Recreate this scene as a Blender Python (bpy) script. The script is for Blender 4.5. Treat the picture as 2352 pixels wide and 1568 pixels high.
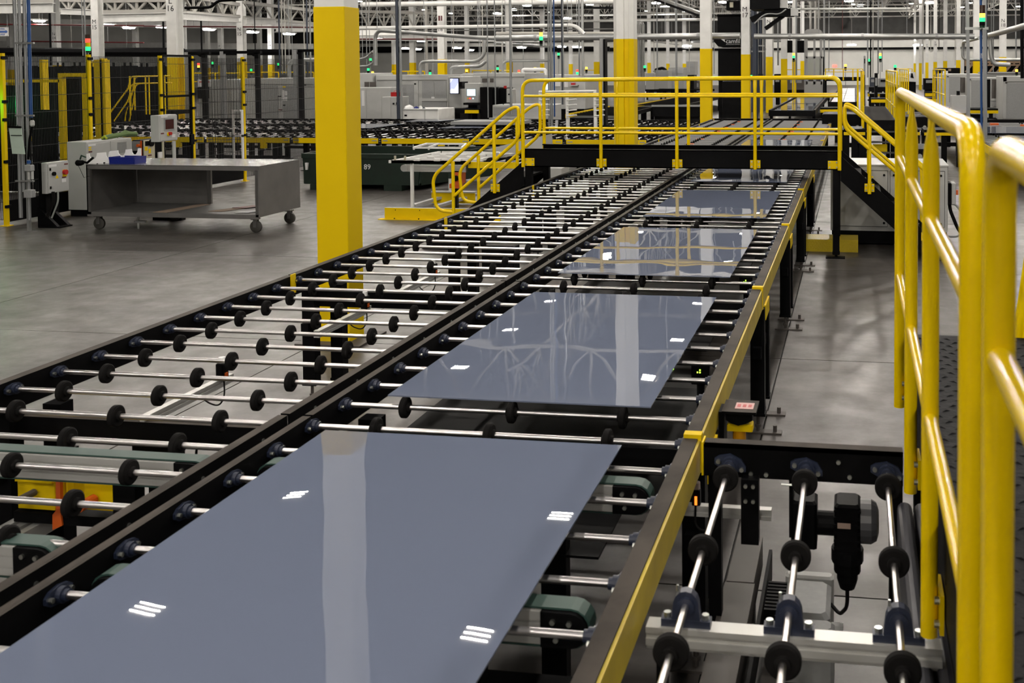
import bpy, math, random
from mathutils import Vector, Matrix
for o in list(bpy.data.objects): bpy.data.objects.remove(o)
random.seed(7)
S = bpy.context.scene; COL = S.collection
# ---------------------------------------------------------------- camera
F, CX, CY, EYE = 2400.0, 1600.0, 245.0, 2.6          # focal length and principal point in 2352x1568 pixels
d = Vector((1963-CX, 153-CY, F)).normalized()         # the conveyors' vanishing point
n = d.cross(Vector((1, -.004, 0))).normalized()
if n.y < 0: n = -n
xr = n.cross(d)
if xr.x < 0: xr = -xr
R0 = Vector((xr.x, d.x, -n.x)); R1 = Vector((xr.y, d.y, -n.y)); R2 = Vector((xr.z, d.z, -n.z))
cd = bpy.data.cameras.new('camera'); cam = bpy.data.objects.new('camera', cd); COL.objects.link(cam)
m = Matrix((R0, -R1, -R2)).transposed().to_4x4(); m.translation = (0, 0, EYE); cam.matrix_world = m
cd.sensor_width = 36; cd.lens = F/2352*36; cd.shift_x = (1176-CX)/2352; cd.shift_y = (CY-784)/2352
cd.clip_end = 400; cd.clip_start = .05
cd.dof.use_dof = True; cd.dof.focus_distance = 10.5; cd.dof.aperture_fstop = 5.6
S.camera = cam
# ---------------------------------------------------------------- world, exposure, lamps' strength
W = bpy.data.worlds.new('world'); S.world = W; W.use_nodes = True
W.node_tree.nodes['Background'].inputs[0].default_value = (.5, .55, .6, 1)
W.node_tree.nodes['Background'].inputs[1].default_value = .02
S.view_settings.view_transform = 'Standard'; S.view_settings.look = 'None'
S.view_settings.gamma = 1; S.view_settings.exposure = 0.66; S.view_settings.use_curve_mapping = False
LAMP = 600.0
S.cycles.max_bounces = 6; S.cycles.diffuse_bounces = 3; S.cycles.glossy_bounces = 3; S.cycles.sample_clamp_indirect = 4

def at(u, v, x=None, y=None, z=None):
    """the point of a plane x=, y= or z= that is seen at pixel (u, v) of the photograph"""
    r = R0*((u-CX)/F) + R1*((v-CY)/F) + R2
    if y is not None: t = y/r.y
    elif x is not None: t = x/r.x
    else: t = (z-EYE)/r.z
    return Vector((0, 0, EYE)) + r*t

# ---------------------------------------------------------------- materials
MATS = {}
def mat(name, col, rough=.5, metal=0, spec=.5, noise=0, nscale=8, col2=None, bump=0, bscale=60, emit=0, coat=0, ior=None, alpha=1, detail=4, stretch=None):
    mt = bpy.data.materials.new(name); mt.use_nodes = True; nt = mt.node_tree; b = nt.nodes['Principled BSDF']
    b.inputs['Base Color'].default_value = (*col, 1); b.inputs['Roughness'].default_value = rough
    b.inputs['Metallic'].default_value = metal; b.inputs['Specular IOR Level'].default_value = spec
    if ior: b.inputs['IOR'].default_value = ior
    if coat: b.inputs['Coat Weight'].default_value = coat; b.inputs['Coat Roughness'].default_value = .06
    if emit: b.inputs['Emission Color'].default_value = (*col, 1); b.inputs['Emission Strength'].default_value = emit
    if noise or bump:
        tc = nt.nodes.new('ShaderNodeTexCoord'); src = tc.outputs['Object']
        if stretch:
            mp = nt.nodes.new('ShaderNodeMapping'); mp.inputs['Scale'].default_value = stretch; nt.links.new(src, mp.inputs[0]); src = mp.outputs[0]
    if noise:
        nz = nt.nodes.new('ShaderNodeTexNoise'); nz.inputs['Scale'].default_value = nscale; nz.inputs['Detail'].default_value = detail
        nt.links.new(src, nz.inputs['Vector'])
        cr = nt.nodes.new('ShaderNodeValToRGB'); cr.color_ramp.elements[0].position = .5-.5*min(1, noise); cr.color_ramp.elements[1].position = .5+.5*min(1, noise)
        c2 = col2 or tuple(c*.6 for c in col)
        cr.color_ramp.elements[0].color = (*c2, 1); cr.color_ramp.elements[1].color = (*col, 1)
        nt.links.new(nz.outputs[0], cr.inputs[0]); nt.links.new(cr.outputs[0], b.inputs['Base Color'])
    if bump:
        bn = nt.nodes.new('ShaderNodeTexNoise'); bn.inputs['Scale'].default_value = bscale; nt.links.new(src, bn.inputs['Vector'])
        bm = nt.nodes.new('ShaderNodeBump'); bm.inputs['Strength'].default_value = bump; bm.inputs['Distance'].default_value = .01
        nt.links.new(bn.outputs[0], bm.inputs['Height']); nt.links.new(bm.outputs[0], b.inputs['Normal'])
    MATS[name] = mt; return mt

BLACK = mat('black_paint', (.0035, .0035, .004), .55, spec=.07, noise=.6, nscale=5, col2=(.002, .002, .0024))
def dusty():
    mt = mat('dusty_black_steel', (.01, .01, .011), .6, spec=.05); nt = mt.node_tree; b = nt.nodes['Principled BSDF']
    g = nt.nodes.new('ShaderNodeNewGeometry'); sx = nt.nodes.new('ShaderNodeSeparateXYZ'); nt.links.new(g.outputs['Normal'], sx.inputs[0])
    tc = nt.nodes.new('ShaderNodeTexCoord'); nz = nt.nodes.new('ShaderNodeTexNoise'); nz.inputs['Scale'].default_value = 4; nz.inputs['Detail'].default_value = 8
    nt.links.new(tc.outputs['Object'], nz.inputs['Vector'])
    r1 = nt.nodes.new('ShaderNodeMapRange'); r1.inputs[1].default_value = .7; r1.inputs[2].default_value = .95; nt.links.new(sx.outputs[2], r1.inputs[0])
    r2 = nt.nodes.new('ShaderNodeMapRange'); r2.inputs[1].default_value = .3; r2.inputs[2].default_value = .6; r2.inputs[3].default_value = .45; nt.links.new(nz.outputs[0], r2.inputs[0])
    mu = nt.nodes.new('ShaderNodeMath'); mu.operation = 'MULTIPLY'; nt.links.new(r1.outputs[0], mu.inputs[0]); nt.links.new(r2.outputs[0], mu.inputs[1])
    mx = nt.nodes.new('ShaderNodeMixRGB'); mx.inputs[1].default_value = (.0025, .0025, .0028, 1); mx.inputs[2].default_value = (.066, .056, .048, 1)
    nt.links.new(mu.outputs[0], mx.inputs[0]); nt.links.new(mx.outputs[0], b.inputs['Base Color'])
    return mt
DUSTY = dusty()                                       # dust has settled on what faces up
SHAFT = mat('polished_shaft', (.72, .70, .70), .28, 1, bump=.05, bscale=90)
RUB = mat('black_rubber', (.0075, .007, .007), .85, spec=.10)
NAVY = mat('navy_cast_iron', (.016, .022, .045), .4)
ZINC = mat('zinc_bolt', (.6, .62, .58), .3, 1)
YEL = mat('safety_yellow', (.80, .56, .0), .6, spec=.15, noise=.5, nscale=2, col2=(.75, .52, .0))
YRAIL = mat('yellow_gloss_paint', (.88, .62, .0), .22, spec=.3, coat=.15, noise=.5, nscale=6, col2=(.82, .57, .0))
YDUST = mat('worn_yellow_paint', (.60, .46, .03), .5, noise=.45, nscale=5, col2=(.42, .31, .03))
YDIA = mat('yellow_tread_plate', (.50, .37, .004), .45, bump=.6, bscale=45)
WHITE = mat('white_paint', (.82, .82, .80), .5, noise=.4, nscale=3, col2=(.72, .72, .70))
GREY = mat('grey_enclosure', (.45, .455, .445), .45, noise=.4, nscale=2, col2=(.40, .405, .395))
GREYD = mat('grey_panel', (.30, .305, .305), .5, noise=.5, nscale=30, col2=(.26, .265, .265))
DECKG = mat('worn_grey_deck', (.115, .115, .12), .55)
GREYF = mat('far_machine_grey', (.30, .30, .29), .5)
ALU = mat('aluminium_profile', (.55, .55, .53), .4, .5)
STEEL = mat('brushed_steel', (.30, .30, .295), .25, .85, noise=.5, nscale=3, col2=(.24, .24, .235))
STEELD = mat('dull_steel_sheet', (.17, .165, .16), .5, .3, noise=.5, nscale=3, col2=(.12, .118, .114))
GALV = mat('galvanised_duct', (.46, .47, .46), .38, .7, noise=.5, nscale=5, col2=(.38, .39, .39))
CONDUIT = mat('grey_conduit', (.28, .29, .295), .4, .5)
BLUE = mat('blue_pipe', (.008, .055, .20), .4)
DBLUE = mat('dark_blue_steel', (.018, .026, .045), .45)
BLUEBIN = mat('blue_plastic', (.004, .012, .17), .4)
GBIN = mat('dark_green_bin', (.004, .017, .009), .5, noise=.5, nscale=4, col2=(.003, .010, .006))
GBELT = mat('green_belt', (.020, .055, .045), .55)
ORANGE = mat('orange_paint', (.62, .105, .008), .45)
RED = mat('red_paint', (.42, .012, .012), .4)
DRED = mat('dark_red_paint', (.10, .012, .012), .5)
MESHM = mat('dark_wire', (.010, .010, .012), .5)
TREAD = mat('black_tread_plate', (.008, .008, .009), .75, spec=.12, bump=.4, bscale=30)
TUBEG = mat('dark_grey_cover', (.045, .045, .055), .45)
STRUCTB = mat('dusty_brown_tube', (.085, .075, .068), .55, noise=.5, nscale=4, col2=(.06, .052, .047))
PAPER = mat('paper_white', (.7, .7, .7), .8)
PALEG = mat('pale_green_sheet', (.42, .52, .44), .8)
INK = mat('black_ink', (.006, .006, .006), .8)
BLUEINK = mat('blue_ink', (.05, .13, .42), .8)
WHITEINK = mat('white_ink', (.75, .75, .75), .8)
PLASTIC = mat('white_plastic', (.78, .78, .78), .4)
CREAM = mat('cream_panel', (.50, .47, .36), .5)
WOOD = mat('pale_wood', (.34, .235, .155), .7, noise=.5, nscale=6, col2=(.26, .17, .11))
CARD = mat('cardboard', (.26, .19, .14), .8)
HIVIS = mat('green_cloth', (.10, .16, .055), .9)
SKIN = mat('clear_plastic_hose', (.3, .32, .3), .3)
FARWALL = mat('white_wall_panel', (.86, .86, .82), .6, noise=.5, nscale=.6, col2=(.78, .78, .74))
DWALL = mat('dark_roof_deck', (.060, .060, .058), .8, noise=.6, nscale=1.2, col2=(.035, .035, .034))
ROOFW = mat('white_roof_steel', (.42, .41, .38), .6)
CONC_ = None
def concrete():
    mt = mat('polished_concrete', (.20, .18, .165), .42); nt = mt.node_tree; b = nt.nodes['Principled BSDF']
    g = nt.nodes.new('ShaderNodeNewGeometry'); pos = g.outputs['Position']
    def noise(sc, det, rough=.6, st=None, dist=0):
        v = pos
        if st:
            mp = nt.nodes.new('ShaderNodeMapping'); mp.inputs['Scale'].default_value = st; nt.links.new(pos, mp.inputs[0]); v = mp.outputs[0]
        q = nt.nodes.new('ShaderNodeTexNoise'); q.inputs['Scale'].default_value = sc; q.inputs['Detail'].default_value = det; q.inputs['Roughness'].default_value = rough
        q.inputs['Distortion'].default_value = dist
        nt.links.new(v, q.inputs['Vector']); return q.outputs[0]
    def ramp(v, a, b_, c0, c1):
        r = nt.nodes.new('ShaderNodeMapRange'); r.inputs[1].default_value = a; r.inputs[2].default_value = b_; r.inputs[3].default_value = c0; r.inputs[4].default_value = c1
        nt.links.new(v, r.inputs[0]); return r.outputs[0]
    def mul(a, c):
        q = nt.nodes.new('ShaderNodeMath'); q.operation = 'MULTIPLY'; nt.links.new(a, q.inputs[0]); nt.links.new(c, q.inputs[1]); return q.outputs[0]
    k = mul(mul(ramp(noise(.55, 6), .32, .62, .62, 1.08), ramp(noise(2.2, 6, .65, (.35, 1.6, 1), 1.5), .3, .65, .80, 1.08)), ramp(noise(26, 4), .3, .7, .9, 1.06))
    mx = nt.nodes.new('ShaderNodeMixRGB'); mx.blend_type = 'MULTIPLY'; mx.inputs[0].default_value = 1; mx.inputs[1].default_value = (.080, .072, .066, 1)
    nt.links.new(k, mx.inputs[2]); nt.links.new(mx.outputs[0], b.inputs['Base Color'])
    nt.links.new(ramp(noise(3, 5), .3, .7, .32, .52), b.inputs['Roughness'])
    return mt
CONC = concrete()
def glass_panel():
    mt = mat('grey_coated_glass', (.150, .176, .250), .0, ior=1.5); nt = mt.node_tree; b = nt.nodes['Principled BSDF']
    g = nt.nodes.new('ShaderNodeNewGeometry')
    mp = nt.nodes.new('ShaderNodeMapping'); mp.inputs['Scale'].default_value = (1, .6, 1); nt.links.new(g.outputs['Position'], mp.inputs[0])
    q = nt.nodes.new('ShaderNodeTexNoise'); q.inputs['Scale'].default_value = 2.2; q.inputs['Detail'].default_value = 1; nt.links.new(mp.outputs[0], q.inputs['Vector'])
    bm = nt.nodes.new('ShaderNodeBump'); bm.inputs['Strength'].default_value = .18; bm.inputs['Distance'].default_value = .012
    nt.links.new(q.outputs[0], bm.inputs['Height']); nt.links.new(bm.outputs[0], b.inputs['Normal'])
    return mt
GLASS = glass_panel()
def emitter(name, col, s): 
    mt = bpy.data.materials.new(name); mt.use_nodes = True; nt = mt.node_tree; b = nt.nodes['Principled BSDF']
    b.inputs['Base Color'].default_value = (*[min(1, c) for c in col], 1); b.inputs['Emission Color'].default_value = (*col, 1); b.inputs['Emission Strength'].default_value = s
    return mt
TUBE = emitter('lamp_tube', (1, .93, .84), LAMP)
TUBE2 = emitter('low_lamp_tube', (1, .97, .93), 42)
EGREEN = emitter('green_beacon', (.015, .9, .17), 1.5); EAMBER = emitter('amber_beacon', (1, .62, .06), 1.6); ERED = emitter('red_beacon', (1, .05, .03), 1.5); EGLOW = emitter('green_glow', (.02, 1, .2), 45)
DRK = mat('dark_lens', (.035, .015, .008), .3)
DGR = mat('dark_green_lens', (.005, .03, .015), .3)
ESCR = emitter('pale_screen', (.55, .72, .78), .9)
def tvscreen():
    mt = emitter('picture_screen', (.3, .35, .9), 1.0); nt = mt.node_tree; b = nt.nodes['Principled BSDF']
    tc = nt.nodes.new('ShaderNodeTexCoord'); v = nt.nodes.new('ShaderNodeTexVoronoi'); v.inputs['Scale'].default_value = 2.6; nt.links.new(tc.outputs['Object'], v.inputs['Vector'])
    cr = nt.nodes.new('ShaderNodeValToRGB'); e = cr.color_ramp.elements; e[0].color = (.02, .03, .25, 1); e[1].color = (.85, .9, 1, 1); e[0].position = .12; e[1].position = .55
    sx = nt.nodes.new('ShaderNodeSeparateColor'); nt.links.new(v.outputs['Color'], sx.inputs[0]); nt.links.new(sx.outputs[0], cr.inputs[0])
    nt.links.new(cr.outputs[0], b.inputs['Emission Color']); return mt
ETV = tvscreen()
LIME = emitter('lime_light', (.45, 1, .05), 2.5)
EEXIT = emitter('exit_sign_red', (1, .12, .08), 1.5)
DSCR = mat('dark_red_screen', (.05, .012, .014), .2)

# ---------------------------------------------------------------- mesh building
class MB:
    def __init__(s): s.v = []; s.f = []
    def add(s, vs, fs):
        k = len(s.v); s.v += [tuple(p) for p in vs]; s.f += [tuple(i+k for i in f) for f in fs]; return s
    def box(s, x0, x1, y0, y1, z0, z1):
        x0, x1 = min(x0, x1), max(x0, x1); y0, y1 = min(y0, y1), max(y0, y1); z0, z1 = min(z0, z1), max(z0, z1)
        return s.add([(x, y, z) for z in (z0, z1) for y in (y0, y1) for x in (x0, x1)],
                     [(0, 2, 3, 1), (4, 5, 7, 6), (0, 1, 5, 4), (2, 6, 7, 3), (0, 4, 6, 2), (1, 3, 7, 5)])
    def rbox(s, x0, x1, y0, y1, z0, z1, c=.01):
        """box with chamfered vertical and top edges"""
        x0, x1 = min(x0, x1), max(x0, x1); y0, y1 = min(y0, y1), max(y0, y1)
        def ring(i, z): return [(x0+i+c, y0+i, z), (x1-i-c, y0+i, z), (x1-i, y0+i+c, z), (x1-i, y1-i-c, z), (x1-i-c, y1-i, z), (x0+i+c, y1-i, z), (x0+i, y1-i-c, z), (x0+i, y0+i+c, z)]
        vs = ring(0, z0)+ring(0, z1-c)+ring(c, z1); fs = [tuple(range(7, -1, -1)), tuple(range(16, 24))]
        for a in (0, 8): fs += [(a+i, a+(i+1) % 8, a+8+(i+1) % 8, a+8+i) for i in range(8)]
        return s.add(vs, fs)
    def bar(s, a, b, w, h=None):
        """rectangular bar from a to b, w across (horizontal), h high"""
        a, b = Vector(a), Vector(b); h = h or w; t = (b-a).normalized()
        side = t.cross(Vector((0, 0, 1))) if abs(t.z) < .99 else Vector((1, 0, 0)); side.normalize(); up = side.cross(t)
        q = [p+side*(i*w/2)+up*(j*h/2) for p in (a, b) for j in (-1, 1) for i in (-1, 1)]
        return s.add(q, [(0, 1, 3, 2), (4, 6, 7, 5), (0, 4, 5, 1), (2, 3, 7, 6), (0, 2, 6, 4), (1, 5, 7, 3)])
    def tube(s, pts, r, seg=10, cap=True, r2=None):
        pts = [Vector(p) for p in pts]; k = len(pts); rings = []; up = None
        for i, p in enumerate(pts):
            t = (pts[min(i+1, k-1)]-pts[max(i-1, 0)]).normalized()
            if up is None: up = Vector((0, 0, 1)) if abs(t.z) < .9 else Vector((0, 1, 0))
            sd = t.cross(up)
            if sd.length < 1e-4: sd = t.cross(Vector((1, 0, 0)))
            sd.normalize(); up = sd.cross(t)
            rr = r if r2 is None else r+(r2-r)*i/(k-1)
            rings.append([p+(sd*math.cos(2*math.pi*j/seg)+up*math.sin(2*math.pi*j/seg))*rr for j in range(seg)])
        vs = [q for g in rings for q in g]; fs = []
        for i in range(k-1): fs += [(i*seg+j, i*seg+(j+1) % seg, (i+1)*seg+(j+1) % seg, (i+1)*seg+j) for j in range(seg)]
        if cap: fs += [tuple(range(seg-1, -1, -1)), tuple(range((k-1)*seg, k*seg))]
        return s.add(vs, fs)
    def cyl(s, c, axis, r, l, seg=16, r2=None):
        c = Vector(c); a = {'x': Vector((1, 0, 0)), 'y': Vector((0, 1, 0)), 'z': Vector((0, 0, 1))}[axis] if isinstance(axis, str) else Vector(axis)
        return s.tube([c-a*l/2, c+a*l/2], r, seg, True, r2)
    def lathe(s, c, axis, prof, seg=20):
        """profile of (offset along axis, radius)"""
        c = Vector(c); ix = 'xyz'.index(axis); vs = []; fs = []; k = len(prof)
        for o, r in prof:
            for j in range(seg):
                p = [0, 0, 0]; p[ix] = o; p[(ix+1) % 3] = r*math.cos(2*math.pi*j/seg); p[(ix+2) % 3] = r*math.sin(2*math.pi*j/seg)
                vs.append(c+Vector(p))
        for i in range(k-1): fs += [(i*seg+j, i*seg+(j+1) % seg, (i+1)*seg+(j+1) % seg, (i+1)*seg+j) for j in range(seg)]
        fs += [tuple(range(seg-1, -1, -1)), tuple(range((k-1)*seg, k*seg))]
        return s.add(vs, fs)
    def prism(s, poly, axis, a, b):
        """polygon (in the two other coordinates, in xyz order) pushed from a to b along axis"""
        k = len(poly)
        def pt(p, w): return {'x': (w, p[0], p[1]), 'y': (p[0], w, p[1]), 'z': (p[0], p[1], w)}[axis]
        return s.add([pt(p, a) for p in poly]+[pt(p, b) for p in poly], [tuple(range(k-1, -1, -1)), tuple(range(k, 2*k))]+[(i, (i+1) % k, k+(i+1) % k, k+i) for i in range(k)])
    def frame(s, x0, x1, y0, y1, z0, z1, w):
        """upright rectangular frame in the x-z plane"""
        s.box(x0, x0+w, y0, y1, z0, z1); s.box(x1-w, x1, y0, y1, z0, z1); s.box(x0+w, x1-w, y0, y1, z0, z0+w); return s.box(x0+w, x1-w, y0, y1, z1-w, z1)
    def mesh(s, name, mt, off=(0, 0, 0), smooth=False):
        me = bpy.data.meshes.new(name); o = Vector(off)
        me.from_pydata([tuple(Vector(p)-o) for p in s.v], [], s.f)
        import bmesh
        bm = bmesh.new(); bm.from_mesh(me); bmesh.ops.recalc_face_normals(bm, faces=bm.faces); bm.to_mesh(me); bm.free()
        me.materials.append(mt)
        if smooth:
            me.polygons.foreach_set('use_smooth', [True]*len(me.polygons)); me.set_sharp_from_angle(angle=.65)
        return me
    def build(s, name, mt, parent=None, smooth=False, origin=None):
        """link as ONE object; its origin is its own lower centre"""
        if origin is None:
            xs, ys, zs = zip(*s.v); origin = ((min(xs)+max(xs))/2, (min(ys)+max(ys))/2, min(zs))
        me = s.mesh(name, mt, origin, smooth); ob = bpy.data.objects.new(name, me); COL.objects.link(ob)
        place(ob, origin, parent)
        if name in TINY: ob['kind'] = 'stuff'
        return ob
WPOS = {}; TINY = {'bolt', 'screw', 'pad', 'pipe_stub', 'clamp', 'latch', 'red_sign'}
def place(ob, w, parent):
    w = Vector(w); WPOS[ob.name] = w
    if parent: ob.parent = parent; ob.location = w-WPOS[parent.name]
    else: ob.location = w
    return ob
def tag(o, label=None, cat=None, group=None, kind=None):
    if label: o['label'] = label
    if cat: o['category'] = cat
    if group: o['group'] = group
    if kind: o['kind'] = kind
    return o
def empty(name, loc, label=None, cat=None, group=None):
    o = bpy.data.objects.new(name, None); COL.objects.link(o); o.empty_display_size = .1
    place(o, loc, None); return tag(o, label, cat, group)
def inst(name, me, w, parent):
    o = bpy.data.objects.new(name, me); COL.objects.link(o)
    if name in TINY: o['kind'] = 'stuff'
    return place(o, w, parent)
def structure(o): return tag(o, kind='structure')
def text(body, w, size, mt, parent, ry=0, align='CENTER', name='lettering', rot=None, spacing=1):
    """flat lettering, facing the camera side (-y) unless turned"""
    c = bpy.data.curves.new(name, 'FONT'); c.body = body; c.size = size; c.align_x = align; c.align_y = 'CENTER'; c.extrude = .002; c.space_line = spacing; c.resolution_u = 2
    t = bpy.data.objects.new(name, c); COL.objects.link(t); bpy.context.view_layer.update()
    me = bpy.data.meshes.new_from_object(t); bpy.data.objects.remove(t); bpy.data.curves.remove(c)
    me.name = name; me.materials.clear(); me.materials.append(mt)
    o = bpy.data.objects.new(name, me); COL.objects.link(o); o.rotation_euler = rot or (math.pi/2, 0, ry); place(o, w, parent); return o
def pr(u0, v0, u1, v1, y):
    a = at(u0, v0, y=y); b = at(u1, v1, y=y); return min(a.x, b.x), max(a.x, b.x), min(a.z, b.z), max(a.z, b.z)
ORD = ['first', 'second', 'third', 'fourth', 'fifth', 'sixth', 'seventh', 'eighth', 'ninth', 'tenth', 'eleventh', 'twelfth', 'thirteenth', 'fourteenth', 'fifteenth', 'sixteenth', 'seventeenth', 'eighteenth', 'nineteenth', 'twentieth', 'twenty-first', 'twenty-second', 'twenty-third', 'twenty-fourth', 'twenty-fifth', 'twenty-sixth', 'twenty-seventh', 'twenty-eighth', 'twenty-ninth', 'thirtieth', 'thirty-first', 'thirty-second', 'thirty-third', 'thirty-fourth', 'thirty-fifth', 'thirty-sixth', 'thirty-seventh', 'thirty-eighth']
def bend(pts, r=.12, k=6):
    """polyline with rounded corners"""
    pts = [Vector(p) for p in pts]; out = [pts[0]]
    for i in range(1, len(pts)-1):
        p = pts[i]; a = (pts[i-1]-p); b = (pts[i+1]-p); q = min(r, a.length*.49, b.length*.49); a = p+a.normalized()*q; b = p+b.normalized()*q
        for j in range(k+1):
            t = j/k; out.append(a*(1-t)**2+p*2*t*(1-t)+b*t*t)
    return out+[pts[-1]]

# ================================================================ SETTING
fl = MB().box(-92, 42, -28, 152, -.30, -.02).build('floor', mat('joint_filler', (.03, .027, .025), .8)); structure(fl)
xs = [-92, -45]+[-40.2+4.4*i for i in range(13)]+[25, 42]; ys = [-28, -7.36]+[-3.21+4.15*i for i in range(12)]+[60, 152]
for i in range(len(xs)-1):
    for j in range(len(ys)-1):
        x0, x1 = xs[i]-.045, xs[i+1]-.045; y0, y1 = ys[j], ys[j+1]
        MB().box(x0+.006, x1-.006, y0+.006, y1-.006, -.02, 0).build('floor_slab', CONC, fl)
structure(MB().box(-92, 42, -28, 152, 10.9, 11.1).build('ceiling', DWALL))
wb = structure(MB().box(-92, 42, 150, 150.3, 0, 10.9).build('wall_back', FARWALL))
MB().box(-92, 42, 149.8, 150, 6.4, 10.9).build('upper_cladding', DWALL, wb)
MB().box(-92, 42, 149.6, 149.98, 5.0, 5.3).build('wall_girt', BLACK, wb)
structure(MB().box(-92.3, -92, -28, 150, 0, 10.9).build('wall_left', FARWALL))
structure(MB().box(42, 42.3, -28, 150, 0, 10.9).build('wall_right', FARWALL))
structure(MB().box(-92, 42, -28.3, -28, 0, 10.9).build('wall_front', FARWALL))

# high-bay lamps: rows every 6.75 m across and 5.45 m along
hb = MB().box(-.28, .28, -.25, .25, .03, .10); hb_me = hb.mesh('lamp_housing', WHITE)
tb = MB()
for k in range(3): tb.box(-.24, .24, -.17+.16*k, -.146+.16*k, .008, .029)
tb_me = tb.mesh('lamp_tubes', TUBE)
sp_me = MB().box(-.01, .01, -.01, .01, .10, .885).mesh('lamp_stem', ROOFW)
lys = [-20.05+5.45*j for j in range(15)]+[65+8.8*j for j in range(10)]  # unseen rows behind the camera are added to brighten surfaces facing it
for i in range(12):
    for j, y in enumerate(lys):
        x = -6.85+6.75*(i-7)
        if (x < -16 and y < 27) or (x < -10 and 5 < y < 17) or (x > 8 and y < 45): continue     # none over the robot cell and the near left floor
        if j > 14 and i % 2 and x < -20: continue
        w = (x, y, 10.0)
        L = empty('high_bay_lamp', w, 'white three-tube high-bay lamp under the roof, %s row from the front, %s from the left' % (ORD[j], ORD[i]), 'ceiling lamp', 'high-bay lamps under the roof')
        inst('housing', hb_me, w, L); inst('tubes', tb_me, w, L); inst('stem', sp_me, w, L)

# roof trusses
def truss(name, a, b, h, n, mt, r=.05, kind=True):
    a, b = Vector(a), Vector(b); mb = MB(); up = Vector((0, 0, h))
    mb.bar(a, b, r*2.2); mb.bar(a+up, b+up, r*2.2)
    for k in range(n):
        p = a+(b-a)*(k/n); q = a+(b-a)*((k+.5)/n); s = a+(b-a)*((k+1)/n)
        mb.bar(p+up, q, r); mb.bar(q, s+up, r); mb.bar(q, q+up, r)
    o = mb.build(name, mt)
    return structure(o) if kind else o
k = 0
for y in (33.9, 46.4, 58.9, 71.4, 83.9, 96.4, 109, 121.5, 134):
    k += 1; truss('trim_%d' % k, (-90, y, 8.9), (40, y, 8.9), 1.9, 44, ROOFW, .07)
for x in (-60, -48, -36.8, -24, -17.4, -11, -4.8, -.6, 3.4, 7.4, 11.5, 15.5):
    k += 1; truss('trim_%d' % k, (x, 32, 9.3), (x, 149, 9.3), 1.4, 55, ROOFW, .05)
# ================================================================ CONVEYORS
# shared pieces (built about the origin, then placed with inst)
wheel_me = MB().lathe((0, 0, 0), 'x', [(-.026, .012), (-.026, .021), (-.015, .023), (-.015, .0435), (-.010, .050), (.010, .050), (.015, .0435), (.015, .023), (.026, .021), (.026, .012)], 26).mesh('wheel', RUB, smooth=True)
wheely_me = MB().lathe((0, 0, 0), 'y', [(-.026, .012), (-.026, .021), (-.015, .023), (-.015, .0435), (-.010, .050), (.010, .050), (.015, .0435), (.015, .023), (.026, .021), (.026, .012)], 26).mesh('wheel', RUB, smooth=True)
def bearing_mesh(sx, name='bearing'):
    """two-bolt flange bearing on a plate facing x = sx"""
    b = MB(); b.prism([(-.054, -.009), (-.037, -.022), (0, -.029), (.037, -.022), (.054, -.009), (.054, .009), (.037, .022), (0, .029), (-.037, .022), (-.054, .009)], 'x', 0, .011*sx)
    b.cyl((.017*sx, 0, 0), 'x', .025, .024, 16); b.cyl((.033*sx, 0, 0), 'x', .018, .018, 16)
    return b.mesh(name, NAVY)
bearL, bearR = bearing_mesh(1), bearing_mesh(-1)
boltb = MB()
for q in (-.040, .040): boltb.cyl((.017, q, 0), 'x', .0085, .012, 6)
boltL = boltb.mesh('bolt', ZINC)
boltb = MB()
for q in (-.040, .040): boltb.cyl((-.017, q, 0), 'x', .0085, .012, 6)
boltR = boltb.mesh('bolt', ZINC)
_sh = {}
DIMSHAFT = mat('dimmed_shaft', (.26, .26, .265), .5, .6)  # same rollers as SHAFT, colour darkened so the distant ones shine less
def shaft_me(l, r=.0122, mt=None):
    mt = mt or SHAFT
    if (l, mt.name) not in _sh: _sh[l, mt.name] = MB().cyl((0, 0, 0), 'x', r, l, 12).mesh('roller', mt, smooth=True)
    return _sh[l, mt.name]
ZR = 1.008                                             # roller axis height
LX0, LX1, LW = -4.163, -2.553, (-3.876, -3.358, -2.838)
RX0, RX1, RW = -2.397, -.706, (-2.088, -1.566, -1.040)
def leg_part(x, y, parent, z1=.895):
    b = MB(); b.box(x-.05, x+.05, y-.045, y+.045, .13, z1); b.box(x-.056, x+.056, y-.05, y+.05, .13, .15)
    b.box(x-.03, x+.03, y-.10, y+.10, .55, .63)
    o = b.build('leg', BLACK, parent)
    f = MB(); f.cyl((x, y, .075), 'z', .012, .13, 8); f.box(x-.10, x+.17, y-.04, y+.04, 0, .012); f.cyl((x+.12, y, .03), 'z', .014, .05, 6); f.cyl((x, y, .05), 'z', .022, .02, 6)
    f.build('levelling_foot', STRUCTB, o)
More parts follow.
